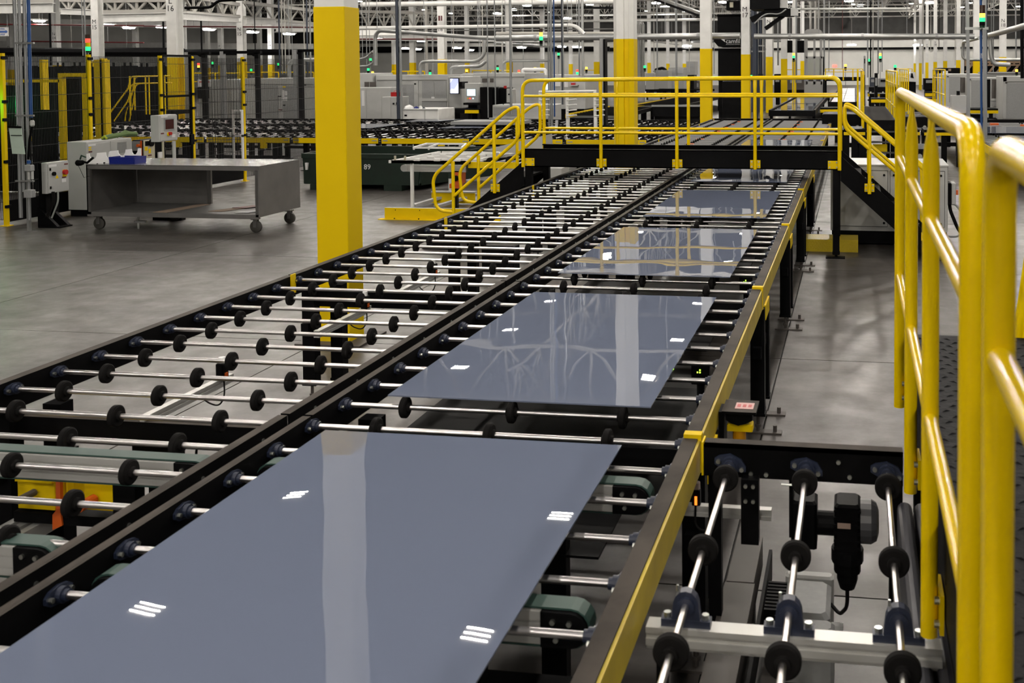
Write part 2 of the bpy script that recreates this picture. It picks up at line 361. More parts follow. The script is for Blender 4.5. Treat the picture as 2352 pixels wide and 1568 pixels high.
def section(lane, y0, y1, label, detail=2, legs=True, right_yellow=False):
    """one liftable length of a roller conveyor lane between y0 and y1"""
    x0, x1, ws = (LX0, LX1, LW) if lane == 'L' else (RX0, RX1, RW)
    t = empty('roller_conveyor', ((x0+x1)/2, (y0+y1)/2, 0), label, 'conveyor', 'roller conveyor sections of the two parallel lanes')
    e = .010; a, b = y0+e, y1-e; z0, z1, zf = .899, 1.051, 1.041          # underside, top and inside of the rails
    if lane == 'L':
        MB().box(x0-.057, x0-.010, a, b, zf, z1).box(x0-.012, x0, a, b, z0, z1).box(x0-.057, x0-.010, a, b, z0, z0+.01).build('side_rail', DUSTY, t)
        MB().box(x1+.033, x1+.044, a, b, z0, z1).box(x1, x1+.035, a, b, zf, z1).box(x1, x1+.035, a, b, z0, z0+.01).build('side_rail', DUSTY, t)
        MB().box(x0+.001, x0+.011, b-.052, b+.010, .921, 1.065).build('end_plate', YEL, t)
        q = MB()
        for i in range(7): q.cyl((x1+.046, a+.22+.42*i, ZR), 'x', .008, .007, 6)
        q.build('bolt', ZINC, t)
    else:
        MB().box(x0-.012, x0, a, b, z0, z1).box(x0-.039, x0-.010, a, b, zf, z1).box(x0-.039, x0-.010, a, b, z0, z0+.01).build('side_rail', DUSTY, t)
        MB().box(x1, x1+.061, a, b, z0, z1).build('side_rail', DUSTY, t)
        MB().box(x1+.0612, x1+.072, a, b, .908, 1.044).build('yellow_side_plate', YDUST, t)
        MB().box(x1+.001, x1+.076, b-.039, b+.009, .908, 1.067).build('end_plate', YEL, t)
    if legs:
        lp = ((x0-.04, y0+.30), (x0+.11, y0+.46), (x1-.07, y0+.08), (x1-.07, y0+.46)) if lane == 'L' else ((x0+.06, y0+.08), (x0+.06, y0+.46), (x1+.03, y0+.07), (x1+.03, y0+.47))
        if y0 > 2: 
            for xx, yy in lp: leg_part(xx, yy, t)
            MB().box(x0+.02, x1-.02, y0+.34, y0+.41, .74, .86).build('cross_beam', DUSTY if lane == 'L' else BLACK, t)
        else:
            for xx in (x0+.05, x1-.03): leg_part(xx, y0+.25, t)
        if lane == 'L' and y0 > 4.5: MB().rbox(x0+.54, x0+.87, y1-.45, y1-.26, .60, .86).build('drive_box', BLACK, t)
        if lane == 'R': MB().box(x0+.05, x1-.04, max(y0+.1, 2.99), y1-1.2, .686, .696).build('under_tray', BLACK, t); MB().box(x0+.05, x1-.26, y1-.48, y1-.02, .72, .73).build('under_tray', BLACK, t)
        if lane == 'R':
            MB().box(x1+.03, x1+.084, y0+.1, y0+.42, .80, .905).build('leg_bracket', YEL, t)
    MB().box(x0, x1, y0+.30, y0+.38, .747, .869).build('cross_beam', DUSTY if lane == 'L' else BLACK, t)
    k0 = math.ceil((y0-.004-4.298)/.301); k1 = math.floor((y1-.005-4.298)/.301)
    for k in range(k0, k1+1):
        y = 4.298+.301*k
        r = inst('roller', shaft_me(round(x1-x0-.02, 3), mt=SHAFT if y0 < 18.3 else DIMSHAFT), ((x0+x1)/2, y, ZR), t)
        if detail == 0: continue
        for wx in ws: inst('wheel', wheel_me, (wx, y, ZR), r)
        if detail == 2:
            inst('bearing', bearL, (x0, y, ZR), r); inst('bearing', bearR, (x1, y, ZR), r)
            inst('bolt', boltL, (x0, y, ZR), r); inst('bolt', boltR, (x1, y, ZR), r)
    return t
ys_ = [1.349+2.958*i for i in range(7)]
near = ['nearest the camera', 'second from the camera', 'third from the camera', 'fourth from the camera, just before the bridge', 'fifth from the camera, under the bridge', 'sixth from the camera, behind the bridge']
for i in range(6):
    section('L', ys_[i], ys_[i+1], 'left-lane roller conveyor section, '+near[i], 2 if i < 5 else 1)
    section('R', ys_[i], ys_[i+1], 'right-lane roller conveyor section, yellow side plate, '+near[i], 2 if i < 5 else 1)
for i in range(4):
    y0 = 19.097+2.958*i
    for lane, nm in (('L', 'left'), ('R', 'right')):
        t = section(lane, y0, y0+2.958, '%s-lane roller conveyor section, %s beyond the bridge' % (nm, ORD[i+1]), 1, legs=False)
        x0, x1 = (LX0, LX1) if lane == 'L' else (RX0, RX1)
        MB().box(x0+.05, x1-.05, y0+.05, y0+2.90, .86, .94).build('grey_deck_plate', DECKG, t)
        for q in (.6, 2.1):
            MB().box((x0+x1)/2-.08, (x0+x1)/2+.08, y0+q, y0+q+.10, .94, 1.03).build('orange_sensor_block', ORANGE, t)
# belt transfers lying across the near sections
def belt(x0, x1, y, label):
    t = empty('belt_transfer', ((x0+x1)/2, y, .70), label, 'conveyor', 'green-belted cross transfers between the rollers')
    b = MB(); zc, r = .961, .060                           # pulley axis height, belt radius
    for z0, z1 in ((.915, .937), (.946, .976), (.985, 1.010)): b.box(x0+.09, x1-.14, y-.044, y+.044, z0, z1)
    b.box(x0+.09, x1-.14, y-.035, y+.035, .908, 1.012); b.build('aluminium_profile', ALU, t)
    for sx, xa, xb in ((1, x1-.14, x1-.052), (-1, x0+.09, x0+.052)):
        p = [(xa, .908), (xa, 1.013)]+[(xb+sx*math.cos(math.pi/2-math.pi*i/8)*.052, zc+.052*math.sin(math.pi/2-math.pi*i/8)) for i in range(9)]
        pl = MB().prism(p, 'y', y-.050, y+.050).build('end_cheek', BLACK, t)
        z = MB()
        for px, pz in ((xb, .985), (xb-.04*sx, .935), (xb-.05*sx, .987)): z.cyl((px, y-.054, pz), 'y', .008, .010, 8)
        z.build('screw', ZINC, pl)
    pts = [(x1-.052+r*math.cos(math.pi/2-math.pi*i/8), zc+r*math.sin(math.pi/2-math.pi*i/8)) for i in range(9)]+[(x0+.052+r*math.cos(-math.pi/2-math.pi*i/8), zc+r*math.sin(-math.pi/2-math.pi*i/8)) for i in range(9)]
    vs = []; fs = []; k_ = len(pts)
    for x_, z_ in pts:
        ex = x1-.052 if x_ > (x0+x1)/2 else x0+.052
        ix, iz = ex+(x_-ex)*.9, zc+(z_-zc)*.9
        vs += [(x_, y-.035, z_), (x_, y+.035, z_), (ix, y+.035, iz), (ix, y-.035, iz)]
    for i in range(k_):
        j = (i+1) % k_
        for q in range(4): fs.append((i*4+q, i*4+(q+1) % 4, j*4+(q+1) % 4, j*4+q))
    MB().add(vs, fs).build('belt', GBELT, t)
    for xp in (x0+.30, x1-.43): MB().box(xp, xp+.10, y-.03, y+.03, 0, .908).build('post', BLACK, t)
belt(-4.106, -2.575, 3.845, 'silver cross transfer with thin green belt in the left lane, farther one')
belt(-4.106, -2.627, 3.088, 'silver cross transfer with green belt at the left edge of the photo')
belt(-2.366, -.766, 3.863, 'cross transfer with round dark end under the far edge of the largest panel')
belt(-2.366, -.766, 2.941, 'cross transfer with round dark end beside the right edge of the largest panel')
# ---- the glass panels on the right lane
def panel(xa, xb, ya, yb, label, rot=0, z=1.0585):
    mb = MB(); n1, n2 = 10, 16; w, l = xb-xa, yb-ya; top = []
    cx, cy = (xa+xb)/2, (ya+yb)/2
    MBv = []; 
    for j in range(n2+1):
        for i in range(n1+1):
            x, y = -w/2+w*i/n1, -l/2+l*j/n2
            xx, yy = x*math.cos(rot)-y*math.sin(rot), x*math.sin(rot)+y*math.cos(rot)
            MBv.append((cx+xx, cy+yy, z+.006))
    k_ = len(MBv); fs = []
    for j in range(n2):
        for i in range(n1):
            a = j*(n1+1)+i; fs.append((a, a+1, a+n1+2, a+n1+1)); fs.append((k_+a, k_+a+n1+1, k_+a+n1+2, k_+a+1))
    bd = [i for i in range(n1+1)]+[j*(n1+1)+n1 for j in range(1, n2+1)]+[n2*(n1+1)+i for i in range(n1-1, -1, -1)]+[j*(n1+1) for j in range(n2-1, 0, -1)]
    for q in range(len(bd)):
        a, b_ = bd[q], bd[(q+1) % len(bd)]; fs.append((a, k_+a, k_+b_, b_))
    mb.add(MBv+[(x, y, z) for x, y, _ in MBv], fs)
    o = mb.build('glass_panel', GLASS); return tag(o, label, 'glass panel', 'grey glass panels riding the right lane')
panel(-2.225, -.935, 1.827, 4.106, 'large glossy grey-blue panel filling the lower left of the photo')
panel(-2.172, -.911, 4.594, 6.873, 'grey glass panel second from the camera, reflecting the lamps and white roof lines')
panel(-2.201, -.900, 7.552, 9.805, 'grey glass panel third from the camera, reflecting the yellow bridge rails')
panel(-2.166, -.900, 10.571, 12.893, 'dark grey panel half under the bridge, mirroring two yellow post brackets')
panel(-2.192, -.896, 13.92, 16.182, 'grey panel just behind the bridge beam, reflecting yellow and white columns')
panel(-2.227, -.870, 19.923, 22.011, 'farthest grey panel of the right lane, seen between the bridge rails')

# ---- sensors and guards around the lanes
def sensor(p, bar_a, bar_b, label):
    t = empty('light_sensor', (p[0], p[1], p[2]), label, 'sensor', 'photo-eye sensors on aluminium bars')
    x, y, z = p
    b = MB(); b.bar(bar_a, bar_b, .04, .018).bar((bar_a[0], bar_a[1], bar_a[2]-.028), (bar_b[0], bar_b[1], bar_b[2]-.028), .04, .018).bar((bar_a[0], bar_a[1], bar_a[2]-.014), (bar_b[0], bar_b[1], bar_b[2]-.014), .025, .03); b.build('aluminium_bar', ALU, t)
    MB().rbox(x-.022, x+.022, y-.03, y+.03, z, z+.09, .005).build('sensor_body', BLACK, t)
    MB().cyl((x, y, z+.105), 'z', .018, .03, 10).build('lens_cap', PAPER, t)
    MB().box(x+.022, x+.027, y-.012, y+.012, z+.01, z+.035).build('orange_lamp', ORANGE, t)
    c = [(x+.01, y, z), (x+.012, y, z-.10), (x-.03, y+.01, z-.16), (x-.12, y+.02, z-.14), (x-.16, y+.02, z-.07)]
    MB().tube(bend(c, .05), .0045, 6).build('cable', RUB, t)
sensor((-3.445, 5.246, .895), (-3.463, 4.611, .886), (-3.463, 5.35, .886), 'small black sensor on a silver bar under the left lane, nearest of its row')
sensor((-3.445, 8.178, .895), (-3.463, 7.569, .886), (-3.463, 8.31, .886), 'small black sensor on a silver bar under the left lane, beside the big yellow column')
sensor((-3.445, 6.95, .895), (-3.463, 6.30, .886), (-3.463, 7.04, .886), 'small black sensor on a silver bar under the left lane of the second section')
for u, v, lab in ((1608, 846, 'second'), (1713, 641, 'third')):
    p = at(u, v, z=.95); t = empty('light_sensor', (p.x, p.y, .70), 'tiny black sensor with yellow-green lights inside the right rail at the %s panel' % lab, 'sensor', 'lit sensors inside the right rail')
    MB().rbox(p.x-.05, p.x+.05, p.y, p.y+.05, .86, .97, .006).build('sensor_body', BLACK, t); MB().box(p.x-.02, p.x+.02, p.y+.01, p.y+.04, .70, .86).build('bracket', BLACK, t)
    for i, j in ((0, 0), (1, 0), (1, 1)): MB().box(p.x-.018+.014*i, p.x-.011+.014*i, p.y-.004, p.y, .925+.013*j, .932+.013*j).build('indicator', LIME, t)
fm = empty('plastic_film', (-1.2, 2.7, .69), 'pale crumpled plastic film under the rollers at the bottom of the photo', 'film')
q = MB(); n_ = 18; vs = [(-1.52+.65*i/n_+random.uniform(-.01, .01), 2.40+.46*j/n_+random.uniform(-.01, .01), .712+random.uniform(0, .03)) for j in range(n_+1) for i in range(n_+1)]
q.add(vs, [(j*(n_+1)+i, j*(n_+1)+i+1, (j+1)*(n_+1)+i+1, (j+1)*(n_+1)+i) for j in range(n_) for i in range(n_)]); q.build('film', mat('pale_film', (.42, .42, .42), .3, noise=.7, nscale=7, col2=(.10, .10, .10)), fm); MB().box(-2.3, -.74, 2.1, 2.96, .686, .70).build('pan', BLACK, fm)
yg = 4.5
g = empty('clamp_unit', (-3.7, yg, 0), 'yellow sheet-metal drive guard with orange clamp under the left lane', 'drive')
def grect(u0, v0, u1, v1): return pr(u0, v0, u1, v1, yg)
x0, x1, z0, z1 = grect(35, 1050, 131, 1172); MB().rbox(x0, x1, yg, yg+.11, z0, z1, .01).build('yellow_cover', YEL, g); MB().box(x0+.01, x1-.01, yg-.018, yg-.001, z0+.14, z0+.16).build('cover_fold', YEL, g); xa = x0
x2, x3, z0_, z1_ = grect(140, 1056, 160, 1168); MB().box(x2, x3, yg+.03, yg+.10, z0_, z1_).build('yellow_cover', YEL, g)
x4, x5, z0_, z1_ = grect(188, 1062, 300, 1176); MB().rbox(x4, x5, yg, yg+.11, z0_, z1_, .01).build('yellow_cover', YEL, g)
P = lambda u, v: (at(u, v, y=yg-.02).x, at(u, v, y=yg-.02).z); MB().prism([P(131, 1062), P(140, 1062), P(143, 1180), P(146, 1205), P(124, 1215), P(124, 1180), P(132, 1170)], 'y', yg-.03, yg-.01).build('orange_arm', ORANGE, g)
p_ = P(75, 1132); MB().cyl((p_[0], yg-.06, p_[1]), 'y', .018, .10, 10).build('pin', STRUCTB, g); p_ = P(212, 1148); MB().cyl((p_[0], yg-.06, p_[1]), 'y', .025, .10, 12).build('orange_hose_end', ORANGE, g)
MB().box(xa, x5, yg-.02, yg+.13, z0-.06, z0-.01).build('base_plate', BLACK, g); q = MB()
for dx in (0, .07, .14): q.box(xa-.05+dx, xa-.01+dx, 3.4, yg+.2, z0-.11, z0-.07)
q.box(xa-.07, xa+.13, 3.4, yg+.2, z0-.14, z0-.11); q.build('floor_rail', ALU, g)
MB().box(xa-.05, xa+.08, 3.5, 3.6, 0, z0-.14).box(xa-.05, xa+.08, yg, yg+.1, 0, z0-.14).box(x5-.1, x5, yg, yg+.1, 0, z0-.06).build('foot', BLACK, g)
g = empty('drive_motor', (-3.8, 5.3, 0), 'black gearmotor block on a post under the left lane near the cross beam', 'motor')
MB().rbox(-3.75, -3.50, 4.90, 5.10, .60, .71, .012).box(-3.68, -3.55, 4.94, 5.06, 0, .60).build('gearbox', BLACK, g); MB().tube([(-3.49, 5.0, .655), (-3.36, 5.0, .655)], .06, 14).build('motor_body', BLACK, g)
MB().tube(bend([(-3.42, 4.97, .60), (-3.42, 4.92, .3), (-3.38, 4.87, .0)], .1), .007, 6).build('cable', RUB, g)
# emergency stop on the right rail
g = empty('emergency_stop', (-.57, 4.88, .6), 'emergency-stop box with yellow hood and orange button on the right rail', 'switch')
MB().box(-.614, -.452, 4.80, 4.976, .977, .990).build('top_shelf', DUSTY, g)
MB().box(-.557, -.470, 4.845, 4.933, .9905, .992).build('warning_sticker', mat('pink_sticker', (.62, .36, .34), .6), g)
q = MB()
for k in range(3): q.box(-.548+.026*k, -.532+.026*k, 4.87, 4.905, .9922, .9930)
q.build('red_sign', RED, g)
MB().prism([(-.60, .977), (-.474, .977), (-.474, .938), (-.505, .922), (-.54, .912), (-.574, .922), (-.60, .938)], 'y', 4.837, 4.942).build('black_body', BLACK, g)
MB().rbox(-.596, -.474, 4.854, 4.924, .878, .913, .005).build('yellow_hood', YEL, g)
MB().cyl((-.54, 4.89, .847), 'z', .032, .062, 16).build('orange_button', mat('amber_plastic', (.66, .30, .004), .35), g)
MB().box(-.632, -.606, 4.83, 4.95, .74, .977).build('bracket', BLACK, g)

# ================================================================ INFEED CONVEYOR AT THE LOWER RIGHT
t = empty('infeed_conveyor', (-.2, 4.0, 0), 'dark infeed conveyor with lengthwise rollers beside the yellow platform rail', 'conveyor')
XR = (-.492, -.187, .128); YB = 4.124
MB().box(-.60, .191, YB, YB+.026, .951, 1.078).box(-.60, .191, YB, YB+.078, 1.067, 1.078).build('end_beam', DUSTY, t)
MB().box(-.609, -.602, YB, YB+.078, .951, 1.086).build('yellow_edge', YEL, t)
q = MB()
for x, z in ((-.409, .969), (-.348, .969), (-.017, .977), (-.061, 1.034)): q.cyl((x, YB-.004, z), 'y', .009, .010, 8)
for x, z in ((-.425, .94), (-.395, .94), (-.425, .88), (-.395, .88)): q.cyl((x, YB-.060, z), 'y', .008, .010, 8)
q.build('bolt', ZINC, t)
MB().box(-.444, -.374, YB-.054, YB-.002, .703, .964).build('mount_plate', BLACK, t)
bear_y = MB().prism([(-.063, .019), (-.044, .031), (0, .039), (.044, .019), (.063, -.010), (.063, -.030), (.039, -.031), (0, -.035), (-.039, -.017), (-.063, -.003)], 'y', 0, -.012).cyl((0, -.019, 0), 'y', .033, .026, 16).cyl((0, -.036, 0), 'y', .024, .018, 16).mesh('flange_bearing', NAVY)
bolt_y = MB().cyl((-.047, -.017, .010), 'y', .0092, .014, 8).cyl((.047, -.017, -.019), 'y', .0092, .014, 8).mesh('bolt', ZINC)
pill = MB(); pill.box(-.074, .074, -.018, .018, -.065, -.043); pill.prism([(-.043, -.043), (-.037, .009), (-.031, .025), (-.017, .039), (0, .043), (.017, .039), (.031, .025), (.037, .009), (.043, -.043)], 'y', -.016, .016); pill.cyl((0, 0, 0), 'y', .027, .052, 16)
pill_me = pill.mesh('pillow_block', NAVY)
pbolt = MB().cyl((-.057, 0, -.037), 'z', .0113, .016, 8).cyl((.057, 0, -.037), 'z', .0113, .016, 8).cyl((-.026, 0, .045), 'z', .0045, .018, 6).mesh('bolt', ZINC)
shy_me = MB().cyl((0, 0, 0), 'y', .0110, 2.61, 14).mesh('roller', SHAFT, smooth=True)
for x in XR:
    r = inst('roller', shy_me, (x, 2.815, ZR), t)
    for y in (3.967, 3.358, 2.749, 2.14): inst('wheel', wheely_me, (x, y, ZR), r)
    inst('flange_bearing', bear_y, (x, YB, ZR), r); inst('bolt', bolt_y, (x, YB, ZR), r)
    inst('pillow_block', pill_me, (x, 3.01, ZR), r); inst('bolt', pbolt, (x, 3.01, ZR), r)
q = MB(); q.box(-.61, .25, 2.98, 3.04, .926, .943).box(-.61, .25, 2.988, 3.032, .908, .928).box(-.61, .25, 2.98, 3.04, .888, .909).box(-.61, .25, 2.993, 3.027, .873, .890); q.build('cross_profile', ALU, t)
q = MB(); q.box(-.696, -.335, 4.215, 4.25, .769, .784).box(-.696, -.335, 4.22, 4.245, .755, .770).box(-.696, -.335, 4.215, 4.25, .740, .756); q.build('sensor_bar', ALU, t)
MB().box(-.58, -.55, 2.99, 3.03, 0, .873).box(.16, .19, 2.99, 3.03, 0, .873).build('profile_post', BLACK, t)
MB().box(-.55, -.43, 4.45, 4.9, .22, .36).build('frame_tube', STRUCTB, t); MB().box(-.555, -.425, 2.2, 4.44, .20, .36).build('frame_tube', STRUCTB, t)
MB().box(-.40, -.385, 2.2, 4.9, .16, .30).build('frame_flange', BLACK, t)
for y in (4.7, 2.7): MB().box(-.53, -.45, y-.05, y+.05, 0, .22).build('leg', BLACK, t)
for x in (-.56, .165): MB().box(x-.026, x+.026, YB+.03, YB+.078, 0, .951).build('leg', BLACK, t)
MB().cyl((-.235, 4.085, .948), 'x', .0045, .10, 6).build('tension_screw', ZINC, t); MB().box(-.218, -.183, 4.076, 4.10, .937, .958).build('white_tag', PAPER, t)
s = empty('light_sensor', (-.645, 4.23, .784), 'black sensor with glowing orange stripe beside the near right rail', 'sensor', 'photo-eye sensors on aluminium bars')
MB().rbox(-.665, -.630, 4.215, 4.25, .785, .851, .004).build('sensor_body', BLACK, s); MB().cyl((-.648, 4.233, .864), 'z', .017, .026, 12).build('lens_cap', mat('pinkish_plastic', (.45, .36, .33), .5), s)
MB().box(-.652, -.642, 4.209, 4.214, .79, .825).build('orange_lamp', emitter('orange_glow', (1, .22, .02), 1.2), s)
MB().tube(bend([(-.648, 4.21, .79), (-.648, 4.193, .712), (-.61, 4.193, .686), (-.574, 4.20, .72), (-.54, 4.21, .773)], .045), .0045, 6).build('cable', RUB, s)
# gearmotor below the rollers
g = empty('gear_motor', (-.087, 4.22, .5), 'black finned gearmotor hanging under the infeed rollers', 'motor'); ym = 4.235
MB().rbox(-.252, -.148, ym-.06, ym+.06, .651, .843, .010).build('gearbox', BLACK, g)
MB().cyl((-.104, ym, .738), 'x', .048, .09, 18).build('motor_neck', BLACK, g)
q = MB().rbox(-.078, .026, ym-.07, ym+.07, .651, .843, .010)
for k in range(6): q.box(-.080, .028, ym-.073, ym+.073, .664+.03*k, .674+.03*k)
q.build('motor_body', BLACK, g); MB().lathe((.026, ym, .755), 'x', [(0, .087), (.043, .087), (.065, .074), (.074, .043)], 20).build('fan_cover', mat('dark_grey_cast', (.05, .05, .055), .4), g)
MB().box(-.065, -.013, ym-.0755, ym-.0735, .751, .773).build('rating_plate', mat('pale_plate', (.30, .22, .18), .5), g)
MB().lathe((-.026, ym-.02, .651), 'z', [(0, .065), (-.052, .065), (-.052, .054), (-.096, .054), (-.096, .042), (-.130, .042), (-.165, .031)][::-1], 14).build('plug_tail', BLACK, g)
MB().tube(bend([(-.026, ym-.02, .495), (-.026, 4.3, .36), (-.06, 4.5, .22), (-.10, 4.62, .20)], .08), .008, 8).build('cable', RUB, g)
MB().box(-.26, -.244, ym-.05, ym+.04, .69, .952).build('hanger', BLACK, g)
g = empty('vacuum_pump', (-.25, 4.7, 0), 'grey cast pump with cooling fins standing on the floor under the infeed rollers', 'pump')
MB().rbox(-.30, -.10, 4.40, 4.72, .02, .26, .02).build('pump_body', GREYD, g); q = MB()
for k in range(9): q.box(-.385, -.30, 4.44+.03*k, 4.455+.03*k, .06, .25)
q.box(-.36, -.30, 4.43, 4.70, .07, .23); q.build('cooling_fins', BLACK, g)
MB().rbox(-.31, -.09, 4.72, 4.78, .02, .27, .01).build('end_cover', GREY, g); MB().rbox(-.32, -.08, 4.30, 4.40, .02, .25, .015).build('end_cover', GREYD, g)
MB().cyl((-.07, 4.46, .17), 'x', .032, .05, 12).build('port', GREY, g); MB().box(-.30, -.10, 4.35, 4.7, 0, .02).build('foot', BLACK, g)
for x, nm in ((.197, 'left'), (.262, 'right')):
    pts = [(x-.029, .85)]
    for k in range(7):
        an = math.pi-math.pi*k/6; pts.append((x+.029*math.cos(an), .86+.03*math.sin(an)))
    pts.append((x+.029, .85))
    MB().prism([(x-.029, .60)]+pts[1:-1]+[(x+.029, .60)], 'y', 1.2, 4.12).build('side_cover', TUBEG, t, smooth=False)
# ================================================================ PLATFORMS AND GUARD RAILS
PR = .024
def bolt_plate(parent, c, facing, w=.13, h=.11):
    """yellow post bracket with four bolts; facing 'y' (towards -y) or 'x' (towards -x)"""
    x, y, z = c; q = MB(); b = MB()
    if facing == 'y':
        q.box(x-w/2, x+w/2, y-.006, y+.006, z-h/2, z+h/2)
        for i in (-1, 1):
            for j in (-1, 1): b.cyl((x+i*w*.34, y-.012, z+j*h*.3), 'y', .011, .014, 8)
    else:
        q.box(x-.006, x+.006, y-w/2, y+w/2, z-h/2, z+h/2)
        for i in (-1, 1):
            for j in (-1, 1): b.cyl((x-.012, y+i*w*.34, z+j*h*.3), 'x', .011, .014, 8)
    o = q.build('post_bracket', YRAIL, parent); b.build('bolt', ZINC, o)
def pencil_post(a, ztop, r, parent, flat='x'):
    """post whose top is squashed flat where it meets the rail"""
    x, y, z0 = a; seg = 14; vs = []; fs = []; prof = [(z0, 1, 1), (ztop-.16, 1, 1), (ztop-.10, .8, 1.1), (ztop-.05, .40, 1.15), (ztop, .34, 1.15)]
    for z, kx, ky in prof:
        if flat == 'y': kx, ky = ky, kx
        vs += [(x+r*kx*math.cos(2*math.pi*j/seg), y+r*ky*math.sin(2*math.pi*j/seg), z) for j in range(seg)]
    k = len(prof)
    for i in range(k-1): fs += [(i*seg+j, i*seg+(j+1) % seg, (i+1)*seg+(j+1) % seg, (i+1)*seg+j) for j in range(seg)]
    fs += [tuple(range(seg-1, -1, -1)), tuple(range((k-1)*seg, k*seg))]
    return MB().add(vs, fs).build('post', YRAIL, parent, True)
def rail_along_y(x, ya, yb, posts, label, zt=2.48, zb=1.0, zm=2.175, zl=1.62, seg=20, group=None, bendfar=True):
    g = empty('guard_rail', (x, ya, zb), label, 'guard rail', group)
    MB().tube(bend([(x, ya, zb), (x, ya, zt), (x, yb, zt), (x, yb, zb)], .10, 8), PR, seg).build('top_rail', YRAIL, g, True)
    ys = sorted([ya, yb]+list(posts))
    for z in (zm, zl):
        for p, q in zip(ys[:-1], ys[1:]): MB().tube([(x, p, z), (x, q, z)], PR*.8, 14, False).build('mid_rail' if z == zm else 'lower_rail', YRAIL, g, True)
    for y in posts: pencil_post((x, y, zb), zt, PR, g)
    for y in ys: bolt_plate(g, (x+.030, y, zb+.09), 'x')
    return g
rail_along_y(.21, 4.95, 1.92, (3.95, 2.95), 'blurred yellow guard rail with bent end, running away along the near platform', seg=28)
rail_along_y(.21, 1.57, -1.0, (.55, -.2), 'blurred yellow guard rail nearest the camera, cut by the right edge', seg=32)
t = empty('platform', (.6, 1.5, 0), 'black tread-plate platform behind the nearest yellow rails', 'platform')
MB().box(.26, .98, -2, 4.92, 1.335, 1.35).build('deck_plate', TREAD, t)
q = MB()
for j in range(58):
    y = 4.86-.06*j
    for i in range(11):
        x = .30+.06*i+(.03 if j % 2 else 0)
        s_ = .016 if (i+j) % 2 else -.016
        q.add([(x-.016, y-s_*.7-.004, 1.35), (x+.016, y+s_*.7-.004, 1.35), (x+.016, y+s_*.7+.004, 1.35), (x-.016, y-s_*.7+.004, 1.35), (x, y, 1.355)], [(0, 1, 4), (1, 2, 4), (2, 3, 4), (3, 0, 4)])
tag(q.build('tread_lugs', TREAD, t), kind='stuff')
MB().box(.25, .262, -2, 4.93, 1.06, 1.345).box(.25, .30, -2, 4.93, 1.06, 1.075).build('side_channel', BLACK, t); MB().box(.97, .985, -2, 4.93, 1.06, 1.345).build('side_channel', BLACK, t); MB().box(.25, .985, 4.92, 4.935, 1.06, 1.35).build('end_channel', BLACK, t)
for x in (.31, .93):
    for y in (4.8, .9, -1.8): MB().box(x-.04, x+.04, y-.04, y+.04, 0, 1.06).build('leg', BLACK, t)
g = empty('stair_rail', (.78, 4.95, 0), 'yellow stair rail at the right edge, past the end of the near platform', 'guard rail')
a, b = at(2337, 775, y=4.97), at(2375, 520, y=4.97)
MB().tube([a+(a-b)*.4, b], PR, 16).build('sloping_rail', YRAIL, g, True); c_ = at(2346, 700, y=4.97); MB().tube([(c_.x+.02, 4.97, .9), c_+Vector((.02, 0, -.02))], PR, 16).build('post', YRAIL, g, True)
MB().tube([(c_.x+.02, 4.97, .0), (c_.x+.02, 4.97, .9)], PR, 12).build('post', YRAIL, g, True)
# second platform farther along, with an open stair
t = empty('platform', (.6, 27, 0), 'distant black tread-plate platform with an open stair, between slim yellow rails', 'platform')
MB().box(.24, .93, 24.6, 33, 1.33, 1.36).build('deck_plate', mat('worn_tread_plate', (.022, .021, .020), .9, spec=.05, bump=.5, bscale=14), t)
MB().box(.22, .24, 24.6, 33, 1.06, 1.36).box(.93, .95, 24.6, 33, 1.06, 1.36).box(.22, .95, 24.58, 24.6, 1.0, 1.35).build('side_channel', BLACK, t)
for k in range(5):
    z = 1.35-.235*(k+1); MB().box(.26, .91, 24.50-.10*k-.16, 24.50-.10*k, z-.03, z).build('tread', mat('stair_tread_%d' % k, (.03, .03, .03), .4) if k == 0 else MATS['stair_tread_0'], t)
MB().bar((.25, 24.55, 1.3), (.25, 23.9, .0), .03, .14).bar((.92, 24.55, 1.3), (.92, 23.9, .0), .03, .14).build('stringer', BLACK, t)
for x in (.28, .89):
    for y in (25, 28.5, 32.5): MB().box(x-.05, x+.05, y-.05, y+.05, 0, 1.06).build('leg', BLACK, t)
MB().box(.42, .75, 24.56, 24.58, .62, .80).build('yellow_plate', YEL, t)
rail_along_y(.20, 24.5, 32.9, (26.2, 27.9, 29.6, 31.3), 'left yellow rail of the distant platform, seen edge-on', seg=10, group='rails of the distant platform')
rail_along_y(.97, 24.5, 32.9, (26.2, 27.9, 29.6, 31.3), 'right yellow rail of the distant platform, its posts crowding together', seg=10, group='rails of the distant platform')
rail_along_y(1.92, 38.5, 46, (40, 41.5, 43, 44.5), 'short yellow rail right of the distant platform, seen edge-on', seg=8, zb=.02)
rail_along_y(3.05, 36.5, 42, (38, 39.5, 41), 'yellow rail beyond the distant platform, farthest right', seg=8, zb=.02)
rail_along_y(.12, 38, 48, (40, 42, 44, 46), 'thin yellow rail left of the distant platform', seg=8, zb=.02)

